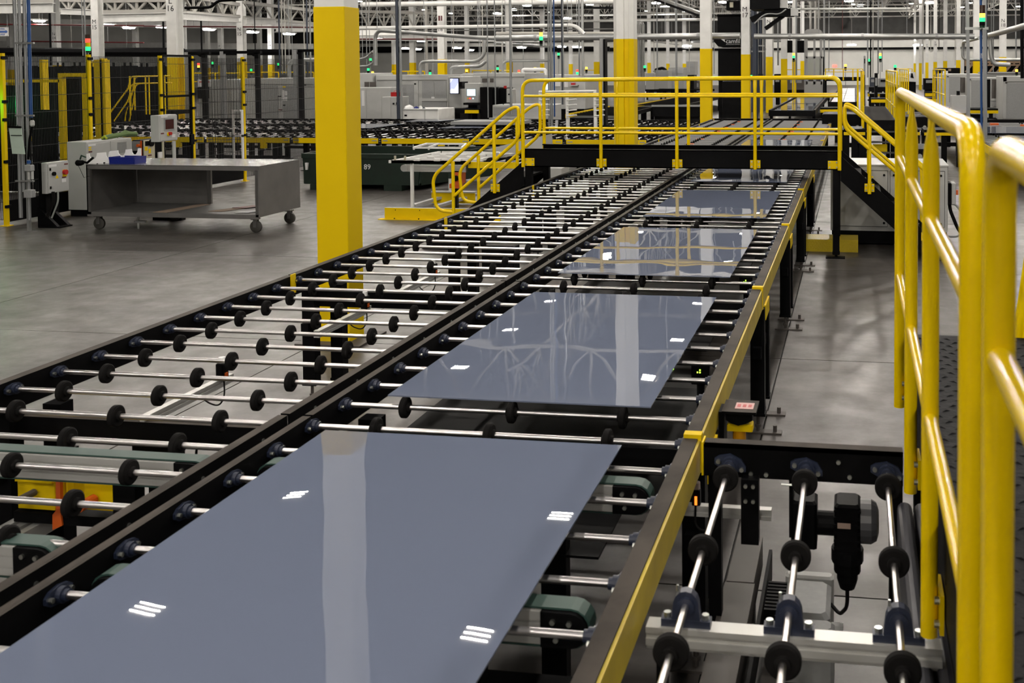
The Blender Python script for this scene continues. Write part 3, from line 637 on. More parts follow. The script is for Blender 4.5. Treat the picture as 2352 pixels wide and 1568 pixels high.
# ================================================================ BRIDGE OVER THE LANES
B0, B1, ZD = 14.2, 15.15, 1.46
br = empty('crossover_bridge', (-2.4, 14.7, 0), 'black steel bridge crossing both roller lanes', 'bridge')
MB().box(-4.62, -.19, B0, B0+.012, 1.205, ZD).box(-4.62, -.19, B0, B0+.07, ZD-.014, ZD).box(-4.62, -.19, B0, B0+.07, 1.205, 1.22).build('front_beam', BLACK, br)
MB().box(-4.62, -.19, B1-.012, B1, 1.205, ZD).box(-4.62, -.19, B1-.07, B1, ZD-.014, ZD).build('rear_beam', BLACK, br)
MB().box(-4.60, -.21, B0+.07, B1-.07, 1.36, 1.385).build('deck_plate', BLACK, br)
for x in (-4.56, -.245):
    for y in (B0+.05, B1-.05):
        l = MB().box(x-.045, x+.045, y-.045, y+.045, .05, 1.21).build('leg', BLACK, br); MB().box(x-.14, x+.12, y-.06, y+.06, 0, .02).cyl((x, y, .04), 'z', .02, .05, 8).box(x-.05, x+.05, y-.05, y+.05, .06, .09).build('foot_plate', BLACK, l)
def bridge_rail(y, lab, zt, flip):
    g = empty('guard_rail', (-2.4, y, 1.2), lab, 'guard rail', 'yellow rails of the bridge')
    MB().tube(bend([(-4.62, y, 1.205), (-4.62, y, zt), (-.20, y, zt+.03), (-.20, y, 1.205)], .16, 8), PR*1.05, 16).build('top_rail', YRAIL, g, True)
    ps = [-4.62, -3.494, -2.42, -1.34, -.20]
    for z, nm in ((2.205, 'mid_rail'), (1.695, 'lower_rail')):
        for a, b in zip(ps[:-1], ps[1:]): MB().tube([(a, y, z), (b, y, z)], PR*.8, 12, False).build(nm, YRAIL, g, True)
    for x in ps[1:-1]: pencil_post((x, y, 1.205), zt+.02, PR, g, 'y')
    yb = y+(.030 if not flip else -.030)
    for x, o in zip(ps, (.085, 0, 0, 0, -.085)): bolt_plate(g, (x+o, yb, 1.275), 'y', .14, .11)
bridge_rail(B0-.034, 'front yellow rail of the bridge, the nearer of its two', 2.425, False)
bridge_rail(B1+.034, 'rear yellow rail of the bridge, behind the front one', 2.425, True)
def stair(sx, x0, zs, slope, lab):
    """stair leaving the bridge end at x0 towards sx"""
    t = empty('stair', (x0+sx*.7, 14.7, 0), lab, 'stair', 'stairs of the bridge')
    run = zs/slope
    for y in (B0, B1-.012):
        MB().prism([(x0, zs), (x0+sx*run, 0), (x0+sx*(run-.34/slope), 0), (x0, zs-.34)], 'y', y, y+.012).build('stringer', BLACK, t)
    k = 6
    for i in range(1, k):
        z = zs*(1-i/k)-.02; x = x0+sx*(zs-z-.12)/slope
        MB().box(x-.13, x+.13, B0+.013, B1-.013, z-.03, z).build('tread', TREAD, t)
    return t
stair(1, -.185, 1.40, .90, 'black stair going down from the right end of the bridge'); stair(-1, -4.625, 1.29, .84, 'black stair going down from the left end of the bridge')
for y, w in ((B0-.034, 'nearer'), (B1+.034, 'farther')):
    g = empty('stair_rail', (.3, y, .3), '%s yellow handrail of the right bridge stair' % w, 'guard rail', 'handrails of the bridge stairs')
    tp = lambda x: 2.10-(x+.10)*.86
    MB().tube(bend([(1.05, y, tp(1.05)-.30), (1.05, y, tp(1.05)), (-.02, y, tp(-.02)), (-.135, y, 2.08), (-.135, y, 1.78), (1.05, y, 1.78-1.185*.86)], .10), PR, 14).build('hand_rail', YRAIL, g, True)
    for x in (.20, .95):
        pencil_post((x, y, tp(x)-.95), tp(x)-.01, PR, g, 'y'); bolt_plate(g, (x, y+(.030 if y < 14.5 else -.030), tp(x)-.87), 'y')
    g = empty('stair_rail', (-5.3, y, .3), '%s yellow looped handrail of the left bridge stair' % w, 'guard rail', 'handrails of the bridge stairs')
    tq = lambda x: 2.02+(x+4.80)*.83
    MB().tube(bend([(-5.66, y, .55), (-5.92, y, .57), (-5.97, y, 1.05), (-4.84, y, tq(-4.84)+.02), (-4.68, y, 2.07), (-4.68, y, 1.60), (-5.66, y, .77)], .13), PR, 14).build('hand_rail', YRAIL, g, True)
    pencil_post((-5.66, y, .30 if y > 14.5 else .02), tq(-5.66)-.03, PR, g, 'y'); pencil_post((-5.045, y, .83), tq(-5.045)-.01, PR, g, 'y'); bolt_plate(g, (-5.045, y+(.030 if y < 14.5 else -.030), .90), 'y')

# ================================================================ COLUMNS
ZY = 3.19
def column(x, y, w, dp, label, zy=ZY, txt=None, tz=None, kind='H', seed=0, sign=None):
    t = empty('building_column', (x, y, 0), label, 'column', 'white steel columns with yellow lower halves')
    def sec(z0, z1, e=0):
        q = MB()
        if kind == 'box': q.rbox(x-w/2-e, x+w/2+e, y-dp/2-e, y+dp/2+e, z0, z1, .006)
        elif kind == 'X':                              # wrapped section with flats and a shallow groove
            q.prism([(x-w/2-e, y+.1), (x-w/2-e, y-.02), (x-w*.27, y-dp/2-e), (x+w*.06, y-dp/2-e), (x+w*.08, y-dp/2+.05-e), (x+w*.27, y-dp/2+.05-e), (x+w*.30, y-dp/2-e), (x+w/2+e, y-dp/2+.06-e), (x+w/2+e, y+.2), (x-w/2-e, y+.2)], 'z', z0, z1)
        else:
            q.box(x-w/2-e, x+w/2+e, y-dp/2-e, y-dp/2+.03+e, z0, z1); q.box(x-w/2-e, x+w/2+e, y+dp/2-.03-e, y+dp/2+e, z0, z1); q.box(x-.02-e, x+.02+e, y-dp/2+.02, y+dp/2-.02, z0, z1)
        return q
    sec(0, 10.85).build('shaft', WHITE, t); sec(0.005, zy, .004).build('yellow_wrap', YEL, t)
    if txt:
        k = txt.split(); s_ = w*.78
        text('\n'.join(k), (x-w*.05, y-dp/2-.006, tz), s_, INK, t, spacing=.9)
    if sign: MB().box(x-.13, x-.01, y-dp/2-.012, y-dp/2-.004, sign, sign+.30).box(x+.03, x+.12, y-dp/2-.012, y-dp/2-.004, sign, sign+.30).build('red_sign', DRED, t)
    return t
c = column(-4.866, 9.325, .305, .29, 'big yellow boxed column standing just left of the left lane', 3.182, kind='box')
MB().box(-5.2, -4.55, 9.05, 9.62, 0, .02).build('base_plate', STRUCTB, c)
column(-4.80, 21.6, .46, .44, 'yellow and white column behind the bridge rails, in the middle', 3.20, kind='X')
for lab, u, v, y, w, tx, vt in (
    ('column right of the middle one, standing left of the black dust collector', 1622, 112, 34.2, .36, None, 0),
    ('column painted M 17 in front of the black dust collector', 1713, 125, 46.5, .38, 'M 17', 29),
    ('column marked N, just right of the dark blue machine', 1767, 130.5, 59.3, .36, 'N', 50),
    ('column right of the one marked N, behind the bridge rail', 1801, 135, 71, .40, None, 0),
    ('slim column beside two hanging black boards', 1824, 138, 84, .30, None, 0),
    ('slim column left of the grey glazed booth', 1843, 140, 95, .34, None, 0),
    ('column painted N 18 at the upper right', 2303, 131, 62, .36, 'N 18', 53),
    ('white column just left of the blue pipe at the upper right', 2243, 138, 62, .38, None, 0),
    ('column left of the grey post, with two dark joints', 2201, 138, 70, .26, None, 0),
    ('slim column with a band round it, in the right distance', 2171, 140, 82, .28, None, 0),
    ('slim column painted S 18 in the right distance', 2148, 142, 95, .30, 'S 18', 100),
    ('slim column painted T 18 with a dark red sign', 2129, 143.5, 105, .28, 'T 18', 106),
    ('thinnest column of the right distance, leftmost but one', 2114, 145, 118, .30, None, 0),
    ('column farthest away in the right distance, with a dark red sign', 2101, 145.5, 125, .26, None, 0),
    ('column painted L 16 behind the wire fence door', 403, 132, 38, .42, 'L 16', 12),
    ('column painted M 15 left of the red and green stack light', 226, 140, 52, .43, 'M 15', 57),
    ('column painted N 15 behind the fence corner post', 556, 142, 68, .46, 'N 15', 73),
    ('column painted N 14 right of the blue pipe', 131, 150, 75, .44, 'N 14', 83),
    ('slim column painted O 14 left of the big yellow column', 623, 148, 80, .36, 'O 14', 101),
    ('slim white column painted O 12 behind the grey pipes', 25, 160, 90, .40, 'O 12', 112),
    ('slim white column painted O 13 behind the wire fence', 313, 160, 90, .40, 'O 13', 105),
    ('slim white column painted P 13 right of the fence door', 508, 150, 92, .38, 'P 13', 110),
    ('slim white column painted P 14 close behind the L 16 column', 422, 148, 80, .40, 'P 14', 95),
    ('slim white column between the fence and the N 15 column', 478, 156, 96, .34, None, 0),
    ('column painted 16 behind the grey machine with the screen', 1016, 136, 60, .42, '16', 68),
    ('column with green sign left of the one painted 16', 948, 144, 82, .40, None, 0),
    ('slim column just right of the two dark hanging pipes', 905, 148, 100, .34, None, 0),
    ('slim column right of the one painted 16', 1073, 145, 95, .34, None, 0),
    ('column behind the tall grey conduit left of the bridge', 1170, 142, 80, .40, None, 0),
    ('slim column behind the amber and green stack light', 1246, 146, 110, .40, None, 0),
    ('slim column left of the tall grey box post', 1311, 147, 118, .38, None, 0),
    ('column close behind the tall grey box post', 1371, 142, 80, .40, None, 0),
    ('slim column painted T 18 right of the silver vessel', 1491, 144, 105, .32, None, 0),
    ('slim column with dark red sign right of the silver vessel', 1534, 146, 118, .32, None, 0),
    ('white column left of the far dust collector pipes', 1572, 146, 125, .38, None, 0),
    ('distant white column between the fence and the big yellow column', 597, 150, 105, .38, None, 0),
    ('distant white column at the right of the amber fence light', 663, 150, 105, .30, None, 0)):
    p = at(u, v, y=y)
    column(p.x, y, w, w*1.05, 'white and yellow '+lab, p.z, tx, at(u, vt, y=y).z if tx else None, sign=(at(u, 48, y=y).z if tx == '16' else None))
# ================================================================ WIRE FENCE AND WHAT STANDS BY IT
FX = -14.0
fposts = [15.45, 17.43, 19.44, 20.47, 22.35]
fn = empty('wire_fence', (FX, 19, 0), 'yellow-posted black wire fence round the robot cell at the left', 'fence')
for i, y in enumerate(fposts):
    o = MB().box(FX-.03, FX+.03, y-.03, y+.03, 0, 2.88).box(FX-.07, FX+.07, y-.07, y+.07, 0, .012).build('post', YEL, fn)
    q = MB()
    for z in (.30, 1.05, 1.75, 2.05, 2.78): q.box(FX+.025, FX+.05, y-.06, y+.06, z, z+.05)
    q.build('clamp', BLACK, o)
def wire(x0, y0, x1, y1, z0, z1, parent, name='wire_mesh'):
    a, b = Vector((x0, y0, 0)), Vector((x1, y1, 0)); l = (b-a).length; k = int(l/.034); q = MB()
    for i in range(k+1):
        p = a+(b-a)*(i/k); q.bar(p+Vector((0, 0, z0)), p+Vector((0, 0, z1)), .0055)
    z = z0
    while z < z1+.01: q.bar(a+Vector((.004, 0, z)), b+Vector((.004, 0, z)), .009); z += .29
    return tag(q.build(name, MESHM, parent), kind='stuff')
for i, (a, b) in enumerate(zip(fposts[:-1], fposts[1:])):
    if i == 2: continue
    wire(FX, a+.05, FX, b-.05, .42, 2.85, fn)
    MB().box(FX-.006, FX+.006, a+.05, b-.05, .06, .42).build('kick_panel', BLACK, fn)
wire(FX, 22.35, -14.9, 22.36, .1, 2.85, fn); wire(FX, 15.45, -18.5, 15.5, .1, 2.85, fn); wire(FX, 22.4, FX, 26, .1, 2.85, fn)
dr = empty('fence_door', (FX, 19.95, 0), 'black-framed wire door between two yellow fence posts', 'door')
a, b = 19.50, 20.41; q = MB()
for y in (a, b): q.box(FX-.02, FX+.02, y-.025, y+.025, .06, 2.90)
for z in (.06, 2.02, 2.86): q.box(FX-.02, FX+.02, a, b, z, z+.045)
q.build('frame', BLACK, dr); wire(FX, a, FX, b, .1, 2.86, dr); MB().box(FX+.02, FX+.06, b-.1, b+.02, 1.0, 1.22).build('latch', BLACK, dr)
# stack lights
def stack_light(p, r, h, cols, label, post=None, group='stack lights'):
    """coloured segments from the bottom up"""
    t = empty('stack_light', p, label, 'signal light', group); x, y, z = p
    MB().cyl((x, y, z-h*.25), 'z', r*.9, h*.5, 12).build('base', DGR, t)
    mm = {'G': EGLOW, 'g': EGREEN, 'a': EAMBER, 'r': ERED, 'd': DRK, 'k': BLACK, 'y': YEL}
    for i, c in enumerate(cols): MB().cyl((x, y, z+h*(i+.5)), 'z', r, h*.94, 12).build('segment', mm[c], t)
    if post: MB().cyl((x, y, (post+z-h*.5)/2), 'z', max(.010, r*.25), z-h*.5-post, 8).build('pole', CONDUIT, t)
    return t
p = at(206, 119, y=17.43); stack_light((FX, 17.43, p.z+.02), .042, .075, 'gyrd', 'stack light lit red and green on a yellow fence post', 2.80)
gb = stack_light((FX-.35, 15.25, 1.95), .05, .12, 'Gd', 'green beacon at the left edge, casting green on the fence post', 0.01)
MB_g = stack_light((-14.12, 15.42, 2.95), .06, .10, 'k', 'dark green beacon on the leftmost fence post', 2.85)
# conduits at the left edge
def vpipe(name, label, u0, v0, u1, v1, y, w, mt, group=None, seg=10, cat='pipe', square=False):
    a, b = at(u0, v0, y=y), at(u1, v1, y=y); r = w*y/2430/2; a = b+(a-b)*((10.88-b.z)/(a.z-b.z))
    q = MB().bar(a, b, r*2) if square else MB().tube([a, b], r, seg)
    o = q.build(name, mt, None, not square); return tag(o, label, cat, group)
for u0, u1, vb, w, mt, lab in ((33, 46, 500, 9.5, CONDUIT, 'leftmost thick grey conduit rising beside the fence post'), (43.5, 54, 440, 7.5, CONDUIT, 'thinner grey conduit, second from the left beside the fence'), (55.5, 66, 505, 8, CONDUIT, 'third grey conduit beside the fence, left of the blue pipe'), (65, 75, 270, 8.5, BLUE, 'blue air pipe at the far left ending in a valve')):
    k = (vb-0)/430; vpipe('conduit', lab, u0, -6, u0+(u1-u0)*k, vb, 14.9, w, mt)
t = empty('strut_stand', at(62, 512, y=14.95), 'slotted strut upright with junction box and clamps beside the fence', 'stand')
x0, x1, z0, z1 = pr(58, 390, 67, 516, 14.95); MB().box(x0, x1, 14.95, 15.0, 0, z1).build('upright', GALV, t)
for v in (265, 99, 415):
    x0, x1, z0, z1 = pr(40, v-2, 82, v+2, 14.88); MB().box(x0, x1, 14.83, 14.86, z0, z1).build('clamp_strip', GALV, t)
x0, x1, z0, z1 = pr(53, 436, 72, 454, 14.8); MB().rbox(x0, x1, 14.8, 14.9, z0, z1).build('junction_box', GREYD, t)
t = empty('air_regulator', at(68, 350, y=14.85), 'small air regulator with blue cap under the blue pipe', 'valve')
x0, x1, z0, z1 = pr(60, 378, 77, 392, 14.8); MB().rbox(x0, x1, 14.75, 14.83, z0, z1).build('valve_body', GREYD, t)
for u in (66, 74): a = at(u, 395, y=14.8); MB().cyl((a.x, 14.8, a.z-.05), 'z', .02, .13, 10).build('bowl', GREY, t)
a = at(66, 372, y=14.8); MB().cyl((a.x, 14.8, a.z), 'z', .03, .05, 12).build('blue_cap', BLUE, t); MB().tube([at(73, 272, y=14.85), at(74, 290, y=14.85), at(68, 320, y=14.85), at(65, 366, y=14.85)], .018, 8).build('valve_pipe', BLACK, t)
a = at(74, 283, y=14.85); MB().lathe(a, 'z', [(-.05, .02), (-.03, .035), (.03, .035), (.05, .02)], 12).build('valve', GREY, t)
cl = empty('clipboard', at(38, 322, y=14.6), 'pale green sheet on a clipboard hung by the leftmost post', 'clipboard')
MB().add([at(20, 293, y=14.62), at(48, 294, y=14.62), at(57, 354, y=14.62), at(28, 353, y=14.62)]+[v+Vector((0, .01, 0)) for v in (at(20, 293, y=14.62), at(48, 294, y=14.62), at(57, 354, y=14.62), at(28, 353, y=14.62))], [(0, 1, 2, 3), (7, 6, 5, 4), (0, 4, 5, 1), (1, 5, 6, 2), (2, 6, 7, 3), (3, 7, 4, 0)]).build('sheet', PALEG, cl)
MB().bar(at(19, 291, y=14.61), at(48, 292, y=14.61), .02, .03).build('clip', BLACK, cl); MB().bar(at(25, 311, y=14.61), at(50, 311, y=14.61), .004, .012).build('elastic_band', BLACK, cl); MB().tube([at(40, 291, y=14.61), at(41, 287, y=14.9)], .006, 6).build('hook', BLACK, cl)
sg = empty('aisle_sign', at(2, 78, y=40), 'white aisle sign with blue arrow at the far left edge', 'sign')
x0, x1, z0, z1 = pr(-22, 63, 19, 83, 40); MB().box(x0, x1, 40, 40.03, z0, z1).build('sign_board', PAPER, sg)
cx = at(6, 73, y=40).x; text('MAIN', (cx, 39.99, at(6, 66.5, y=40).z), .09, BLUEINK, sg); text('AISLE', (cx, 39.99, at(6, 79, y=40).z), .09, BLUEINK, sg)
a, b = at(-10, 73, y=40), at(18, 73, y=40); MB().prism([(a.x, a.z-.04), (b.x-.09, a.z-.04), (b.x-.09, a.z-.075), (b.x, a.z), (b.x-.09, a.z+.075), (b.x-.09, a.z+.04), (a.x, a.z+.04)], 'y', 39.985, 39.995).build('arrow', BLUEINK, sg)
for x in (x0+.1, x1-.05): MB().tube([(x, 40.02, z1), (x, 40.02, 10.885)], .012, 6).build('hanger', CONDUIT, sg)
# control cabinets by the fence
def face_items(parent, y, items):
    for nm, u0, v0, u1, v1, mt, dp in items:
        x0, x1, z0, z1 = pr(u0, v0, u1, v1, y); MB().box(x0, x1, y-dp, y+.001, z0, z1).build(nm, mt, parent)
def knob(parent, u, v, y, r, mt, l=.04, name='knob'):
    a = at(u, v, y=y); MB().cyl((a.x, y-l/2, a.z), 'y', r, l, 14).build(name, mt, parent)
def xface(parent, x, items):
    for nm, u0, v0, u1, v1, mt, dp in items:
        uc = (u0+u1)/2; MB().box(x-.001, x+dp, at(u0, v0, x=x).y, at(u1, v0, x=x).y, at(uc, v1, x=x).z, at(uc, v0, x=x).z).build(nm, mt, parent)
def xknob(parent, u, v, x, r, mt, l=.04, name='knob'): MB().cyl(at(u, v, x=x)+Vector((l/2, 0, 0)), 'x', r, l, 14).build(name, mt, parent)
def xcabinet(parent, ul, uc, ur, v0, v1, y, mt=GREY, zfloor=None):
    """housing whose -y face spans ul..uc and whose +x face spans uc..ur in the photo"""
    c = at(uc, v0, y=y); x1 = c.x; x0 = at(ul, v0, y=y).x; y1 = at(ur, v0, x=x1).y; z0 = at(uc, v1, y=y).z if zfloor is None else zfloor
    MB().rbox(x0, x1, y, y1, z0, c.z, .008).build('housing', mt, parent); return x0, x1, y, y1, z0, c.z
t = empty('control_box', at(125, 500, y=15.6), 'grey control box with red rotary switch on a black stand by the fence', 'control box')
bx = xcabinet(t, 94, 107, 157, 374, 445, 15.3); X = bx[1]
xface(t, X, [('door', 108.5, 375, 155.5, 440, GREY, .012), ('name_strip', 110, 378, 128, 383, PAPER, .016), ('red_label', 146, 375, 154, 378, DRED, .016), ('paper_label', 140, 410, 150, 418, PAPER, .016), ('red_label', 141, 405, 150, 408, DRED, .016), ('lock', 112, 386, 115, 392, BLACK, .02), ('lock', 113, 428, 116, 434, BLACK, .02), ('yellow_plate', 142, 389, 152, 405, YEL, .015)])
xknob(t, 121, 399, X, .034, BLACK); xknob(t, 147, 395, X+.01, .042, RED, .05); a = at(131, 406, x=X+.013); MB().prism([(a.y-.035, a.z-.024), (a.y+.035, a.z-.024), (a.y, a.z+.036)], 'x', X+.012, X+.016).build('warning_triangle', YEL, t)
MB().box(bx[0]-.14, bx[0]-.01, bx[2]+.1, bx[2]+.2, 0, bx[5]-.02).box(bx[0]-.1, bx[0]+.3, bx[2]+.02, bx[2]+.3, 0, .02).build('stand', BLACK, t); MB().prism([(bx[0]-.13, .34), (bx[0]-.13, 0), (bx[0]+.25, 0)], 'y', bx[2]+.05, bx[2]+.11).build('stand_gusset', BLACK, t); MB().box(bx[0]-.14, bx[0]-.01, bx[3]-.2, bx[3]-.1, 0, bx[5]-.02).build('stand_post', BLACK, t); MB().prism([(bx[0]-.13, .34), (bx[0]-.13, 0), (bx[0]+.25, 0)], 'y', bx[3]-.2, bx[3]-.14).build('stand_gusset', BLACK, t)
for k, (u, v2) in enumerate(((120, 497), (124, 500), (133, 500))):
    MB().tube(bend([at(u, 440, y=15.3), at(u+1, 462, y=15.3), at(u-7, 482, y=15.3), at(u-14, v2, y=15.3)], .15), .013, 8).build('hose', SKIN if k == 2 else RUB, t)
t = empty('control_cabinet', at(235, 492, y=16.8), 'tall light grey control cabinet behind the steel work table', 'cabinet')
bx = xcabinet(t, 153, 198, 302, 326, 488, 16.6, zfloor=.12); X = bx[1]; MB().box(bx[0]+.02, bx[1]-.02, bx[2]+.03, bx[3]-.02, 0, .12).build('plinth', BLACK, t)
xface(t, X, [('door', 200, 329, 251, 480, GREY, .012), ('door', 253.5, 322, 301, 480, GREY, .012), ('name_strip', 201, 331, 218, 335, PAPER, .016), ('yellow_label', 202, 337, 208, 340, YEL, .016), ('yellow_label', 202, 342, 208, 345, YEL, .016), ('red_label', 202, 347, 210, 350, DRED, .016)])
for k in range(10): xface(t, X+.012, [('vent_slat', 269, 326+2.6*k, 290, 327.4+2.6*k, GREYD, .01)])
CABTOP = bx
g = empty('safety_vest', at(258, 318, y=16.9), 'crumpled green and yellow cloth lying on the grey cabinet', 'cloth')
q = MB(); a, b = Vector((CABTOP[1]-.10, CABTOP[2]+.55, CABTOP[5])), Vector((CABTOP[1]-.12, CABTOP[2]+1.45, CABTOP[5]))
q.tube([a+Vector((0, 0, .03)), a+(b-a)*.2+Vector((0, 0, .05)), a+(b-a)*.45+Vector((0, .05, .06)), a+(b-a)*.7+Vector((0, 0, .07)), b+Vector((0, 0, .05))], .045, 8); q.tube([a+(b-a)*.3+Vector((0, .1, .04)), a+(b-a)*.6+Vector((0, .06, .11)), b+Vector((-.1, .1, .03))], .035, 8); q.build('cloth', HIVIS, g, True); MB().tube([a+Vector((0, -.03, .03)), a+Vector((.06, -.04, .07)), a+Vector((.10, -.03, .02))], .02, 8).build('reflective_edge', mat('lime_cloth', (.35, .42, .02), .8), g)
t = empty('robot_controller', at(345, 440, y=18.6), 'cream robot controller with round fan and warning stickers behind the table', 'control box')
bx = xcabinet(t, 303, 328, 375, 322, 450, 18.3, BLACK, .02); X = bx[1]
face_items(t, 18.3, [('grey_door', 303, 324, 322, 346, GREYD, .02), ('orange_edge', 323, 323, 327, 371, ORANGE, .015)]); knob(t, 319, 334, 18.28, .03, ORANGE)
xface(t, X, [('front_panel', 328.5, 321, 353, 376, CREAM, .02), ('side_panel', 371, 319, 374.5, 376, CREAM, .02), ('vent', 331, 324, 339, 335, BLACK, .026)])
xface(t, X+.02, [('yellow_sticker', 332, 337, 339, 346, YEL, .005), ('yellow_sticker', 341, 341, 346, 352, YEL, .005), ('red_sticker', 340, 355, 348, 358, DRED, .005), ('paper', 362, 349, 370, 370, PAPER, .03)])
xknob(t, 346.5, 328, X+.02, .07, BLACK, .03, 'fan'); xknob(t, 365, 323, X, .02, EGREEN, .02); xknob(t, 370, 323, X, .026, RED, .03)
t = empty('pendant_panel', at(383, 455, y=17.2), 'grey operator panel with dark red screen on a post', 'control panel')
bx = xcabinet(t, 345, 365, 406, 265, 326, 17.2); X = bx[1]
xface(t, X, [('door', 366, 265, 405, 322, GREY, .012), ('screen_bezel', 375, 271, 398, 300, GREYD, .02), ('name_strip', 368, 266.5, 383, 270, PAPER, .016), ('red_label', 368, 305, 375, 308, DRED, .016), ('paper_label', 393, 308, 401, 315, PAPER, .016), ('screen', 377.5, 274, 396, 296, DSCR, .026)])
xknob(t, 386, 308, X+.01, .034, YEL, .02, 'switch_plate'); xknob(t, 388, 306.5, X+.02, .03, RED, .05)
a = (bx[0]+.28, (bx[2]+bx[3])/2, bx[4]); MB().cyl((a[0], a[1], a[2]/2), 'z', .03, a[2], 12).build('post', GREY, t); MB().lathe((a[0], a[1], 0), 'z', [(0, .19), (.03, .17), (.07, .06), (.12, .035)], 16).build('base', GREY, t)
t = empty('push_broom', at(360, 465, y=16.4), 'dark push broom head lying on the floor behind the table', 'broom')
MB().rbox(at(340, 0, y=16.4).x, at(407, 0, y=16.4).x, 16.38, 16.5, .06, .10, .01).build('head', DRED, t); MB().box(at(340, 0, y=16.4).x, at(407, 0, y=16.4).x, 16.385, 16.495, 0, .06).build('bristles', RUB, t)
# inside the cell
q = empty('curtain_wall', at(220, 330, y=38.4), 'long black curtain wall inside the robot cell', 'curtain')
for k in range(9):
    u0 = 48+38.5*k; y = 38.4+.1*(k % 2); x0, x1, z0, z1 = pr(u0, 151+((k*5) % 3), u0+37.8, 275, y); MB().box(x0, x1, y, y+.1, .15, z1).build('curtain_panel', BLACK, q)
    for i in range(2): MB().box(x0+.12+.25*i, x0+.17+.25*i, y-.02, y+.05, z1, z1+.15).build('post_stub', BLACK, q)
MB().box(at(48, 0, y=38.4).x, at(393, 0, y=38.4).x, 38.7, 38.76, 0, .35).build('base_rail', BLACK, q)
q = empty('cell_screen', at(140, 390, y=19.7), 'big black screen behind the yellow gate frame of the robot cell', 'screen wall')
for u0, u1, v0 in ((-20, 70, 196), (71, 132, 252), (149, 187, 178)):
    x0, x1, z0, z1 = pr(u0, v0, u1, 380, 19.75); MB().box(x0, x1, 19.75, 19.8, .02, z1).build('sheet', BLACK, q)
for i, (ug, ub0, ub1, vb, up, vp, y, lab) in enumerate(((505, 512, 597, 117, 584, 181, 36, 'right of the fence door'), (673, 683, 722, 113, 684, 178, 37, 'close left of the big yellow column'), (424, 424, 480, 119, 462, 160, 39, 'between the L 16 column and the fence corner'))):
    t = empty('gantry_frame', at(ug, 190, y=y), 'dark gantry with grey and black posts, '+lab, 'frame'); x0, x1, z0, z1 = pr(ub0, vb, ub1, vb+6, y); MB().box(x0, x1, y, y+.15, z0, z1).build('top_beam', BLACK, t)
    x0, x1, a_, b_ = pr(ug, vb+1, ug+9, 185, y); MB().box(x0, x1, y-.02, y+.16, 0, b_).build('grey_post', GREYD, t); x0, x1, a_, b_ = pr(up, vb+4, up+10, vp, y); MB().box(x0, x1, y, y+.15, 0, b_).build('black_post', BLACK, t)
    MB().bar(at(up, vb+10, y=y+.07), at(up-9, vb+4, y=y+.07), .08).build('corner_brace', BLACK, t)
def ybeam(parent, u0, v0, u1, v1, y, name='beam', dp=.12, mt=YEL):
    x0, x1, z0, z1 = pr(u0, v0, u1, v1, y); return MB().box(x0, x1, y, y+dp, z0, z1).build(name, mt, parent)
g = empty('yellow_frame', at(80, 400, y=19), 'yellow square-tube gate frame inside the robot cell', 'frame')
for r_ in ((0, 183, 137, 189, 'beam'), (133, 168, 200, 176, 'beam'), (133, 176, 148, 385, 'post'), (187, 176, 200, 330, 'post')): ybeam(g, *r_[:4], 19.5, r_[4])
MB().box(at(133, 0, y=19.5).x, at(148, 0, y=19.5).x, 19.5, 19.62, 0, at(140, 380, y=19.5).z).build('post', YEL, g)
for u0, u1, v0, v1, lab in ((90, 100, 137, 250, 'left'), (215, 244, 137, 320, 'broad'), (228, 238, 134, 320, 'slim')):
    g = empty('guard_column', at((u0+u1)/2, 420, y=24), '%s yellow guard column inside the robot cell' % lab, 'column'); x0, x1, z0, z1 = pr(u0, v0, u1, v1, 24); MB().box(x0, x1, 24, 24.2, 0, z1).build('post', YEL, g); MB().box(x0-.05, x1+.05, 23.95, 24.25, 0, .02).build('base_plate', YEL, g)
g = empty('cell_stair', at(310, 300, y=40), 'small yellow-railed stair inside the robot cell, behind the roller tables', 'stair')
for dy, du in ((0, 0), (1.0, 35)):
    y = 36+dy; P = lambda u, v: at(u, v, y=y)
    MB().tube(bend([P(250+du*1.05, 278), P(252+du*1.05, 260), P(297+du*.3, 200), P(298+du*.3, 176), P(395, 174)], .3), .03, 8).build('hand_rail', YRAIL, g)
    MB().tube(bend([P(262+du, 278), P(298+du*.3, 226), P(299+du*.3, 192), P(395, 190)], .3), .026, 8).build('lower_rail', YRAIL, g)
    for u in (298+du*.3, 334, 342, 378): MB().tube([P(u, 175), (P(u, 175).x, y, .9)], .028, 8).build('post', YRAIL, g)
x0, x1, z0, z1 = pr(300, 232, 398, 250, 36); MB().box(x0, x1, 36, 37, .9, 1.05).build('landing', BLACK, g); MB().box(x0, x1, 36.2, 36.3, 0, .9).build('support', BLACK, g)
MB().bar(P(255, 278)+Vector((0, -.5, -.6)), P(298, 236), .8, .08).build('stringer', BLACK, g)

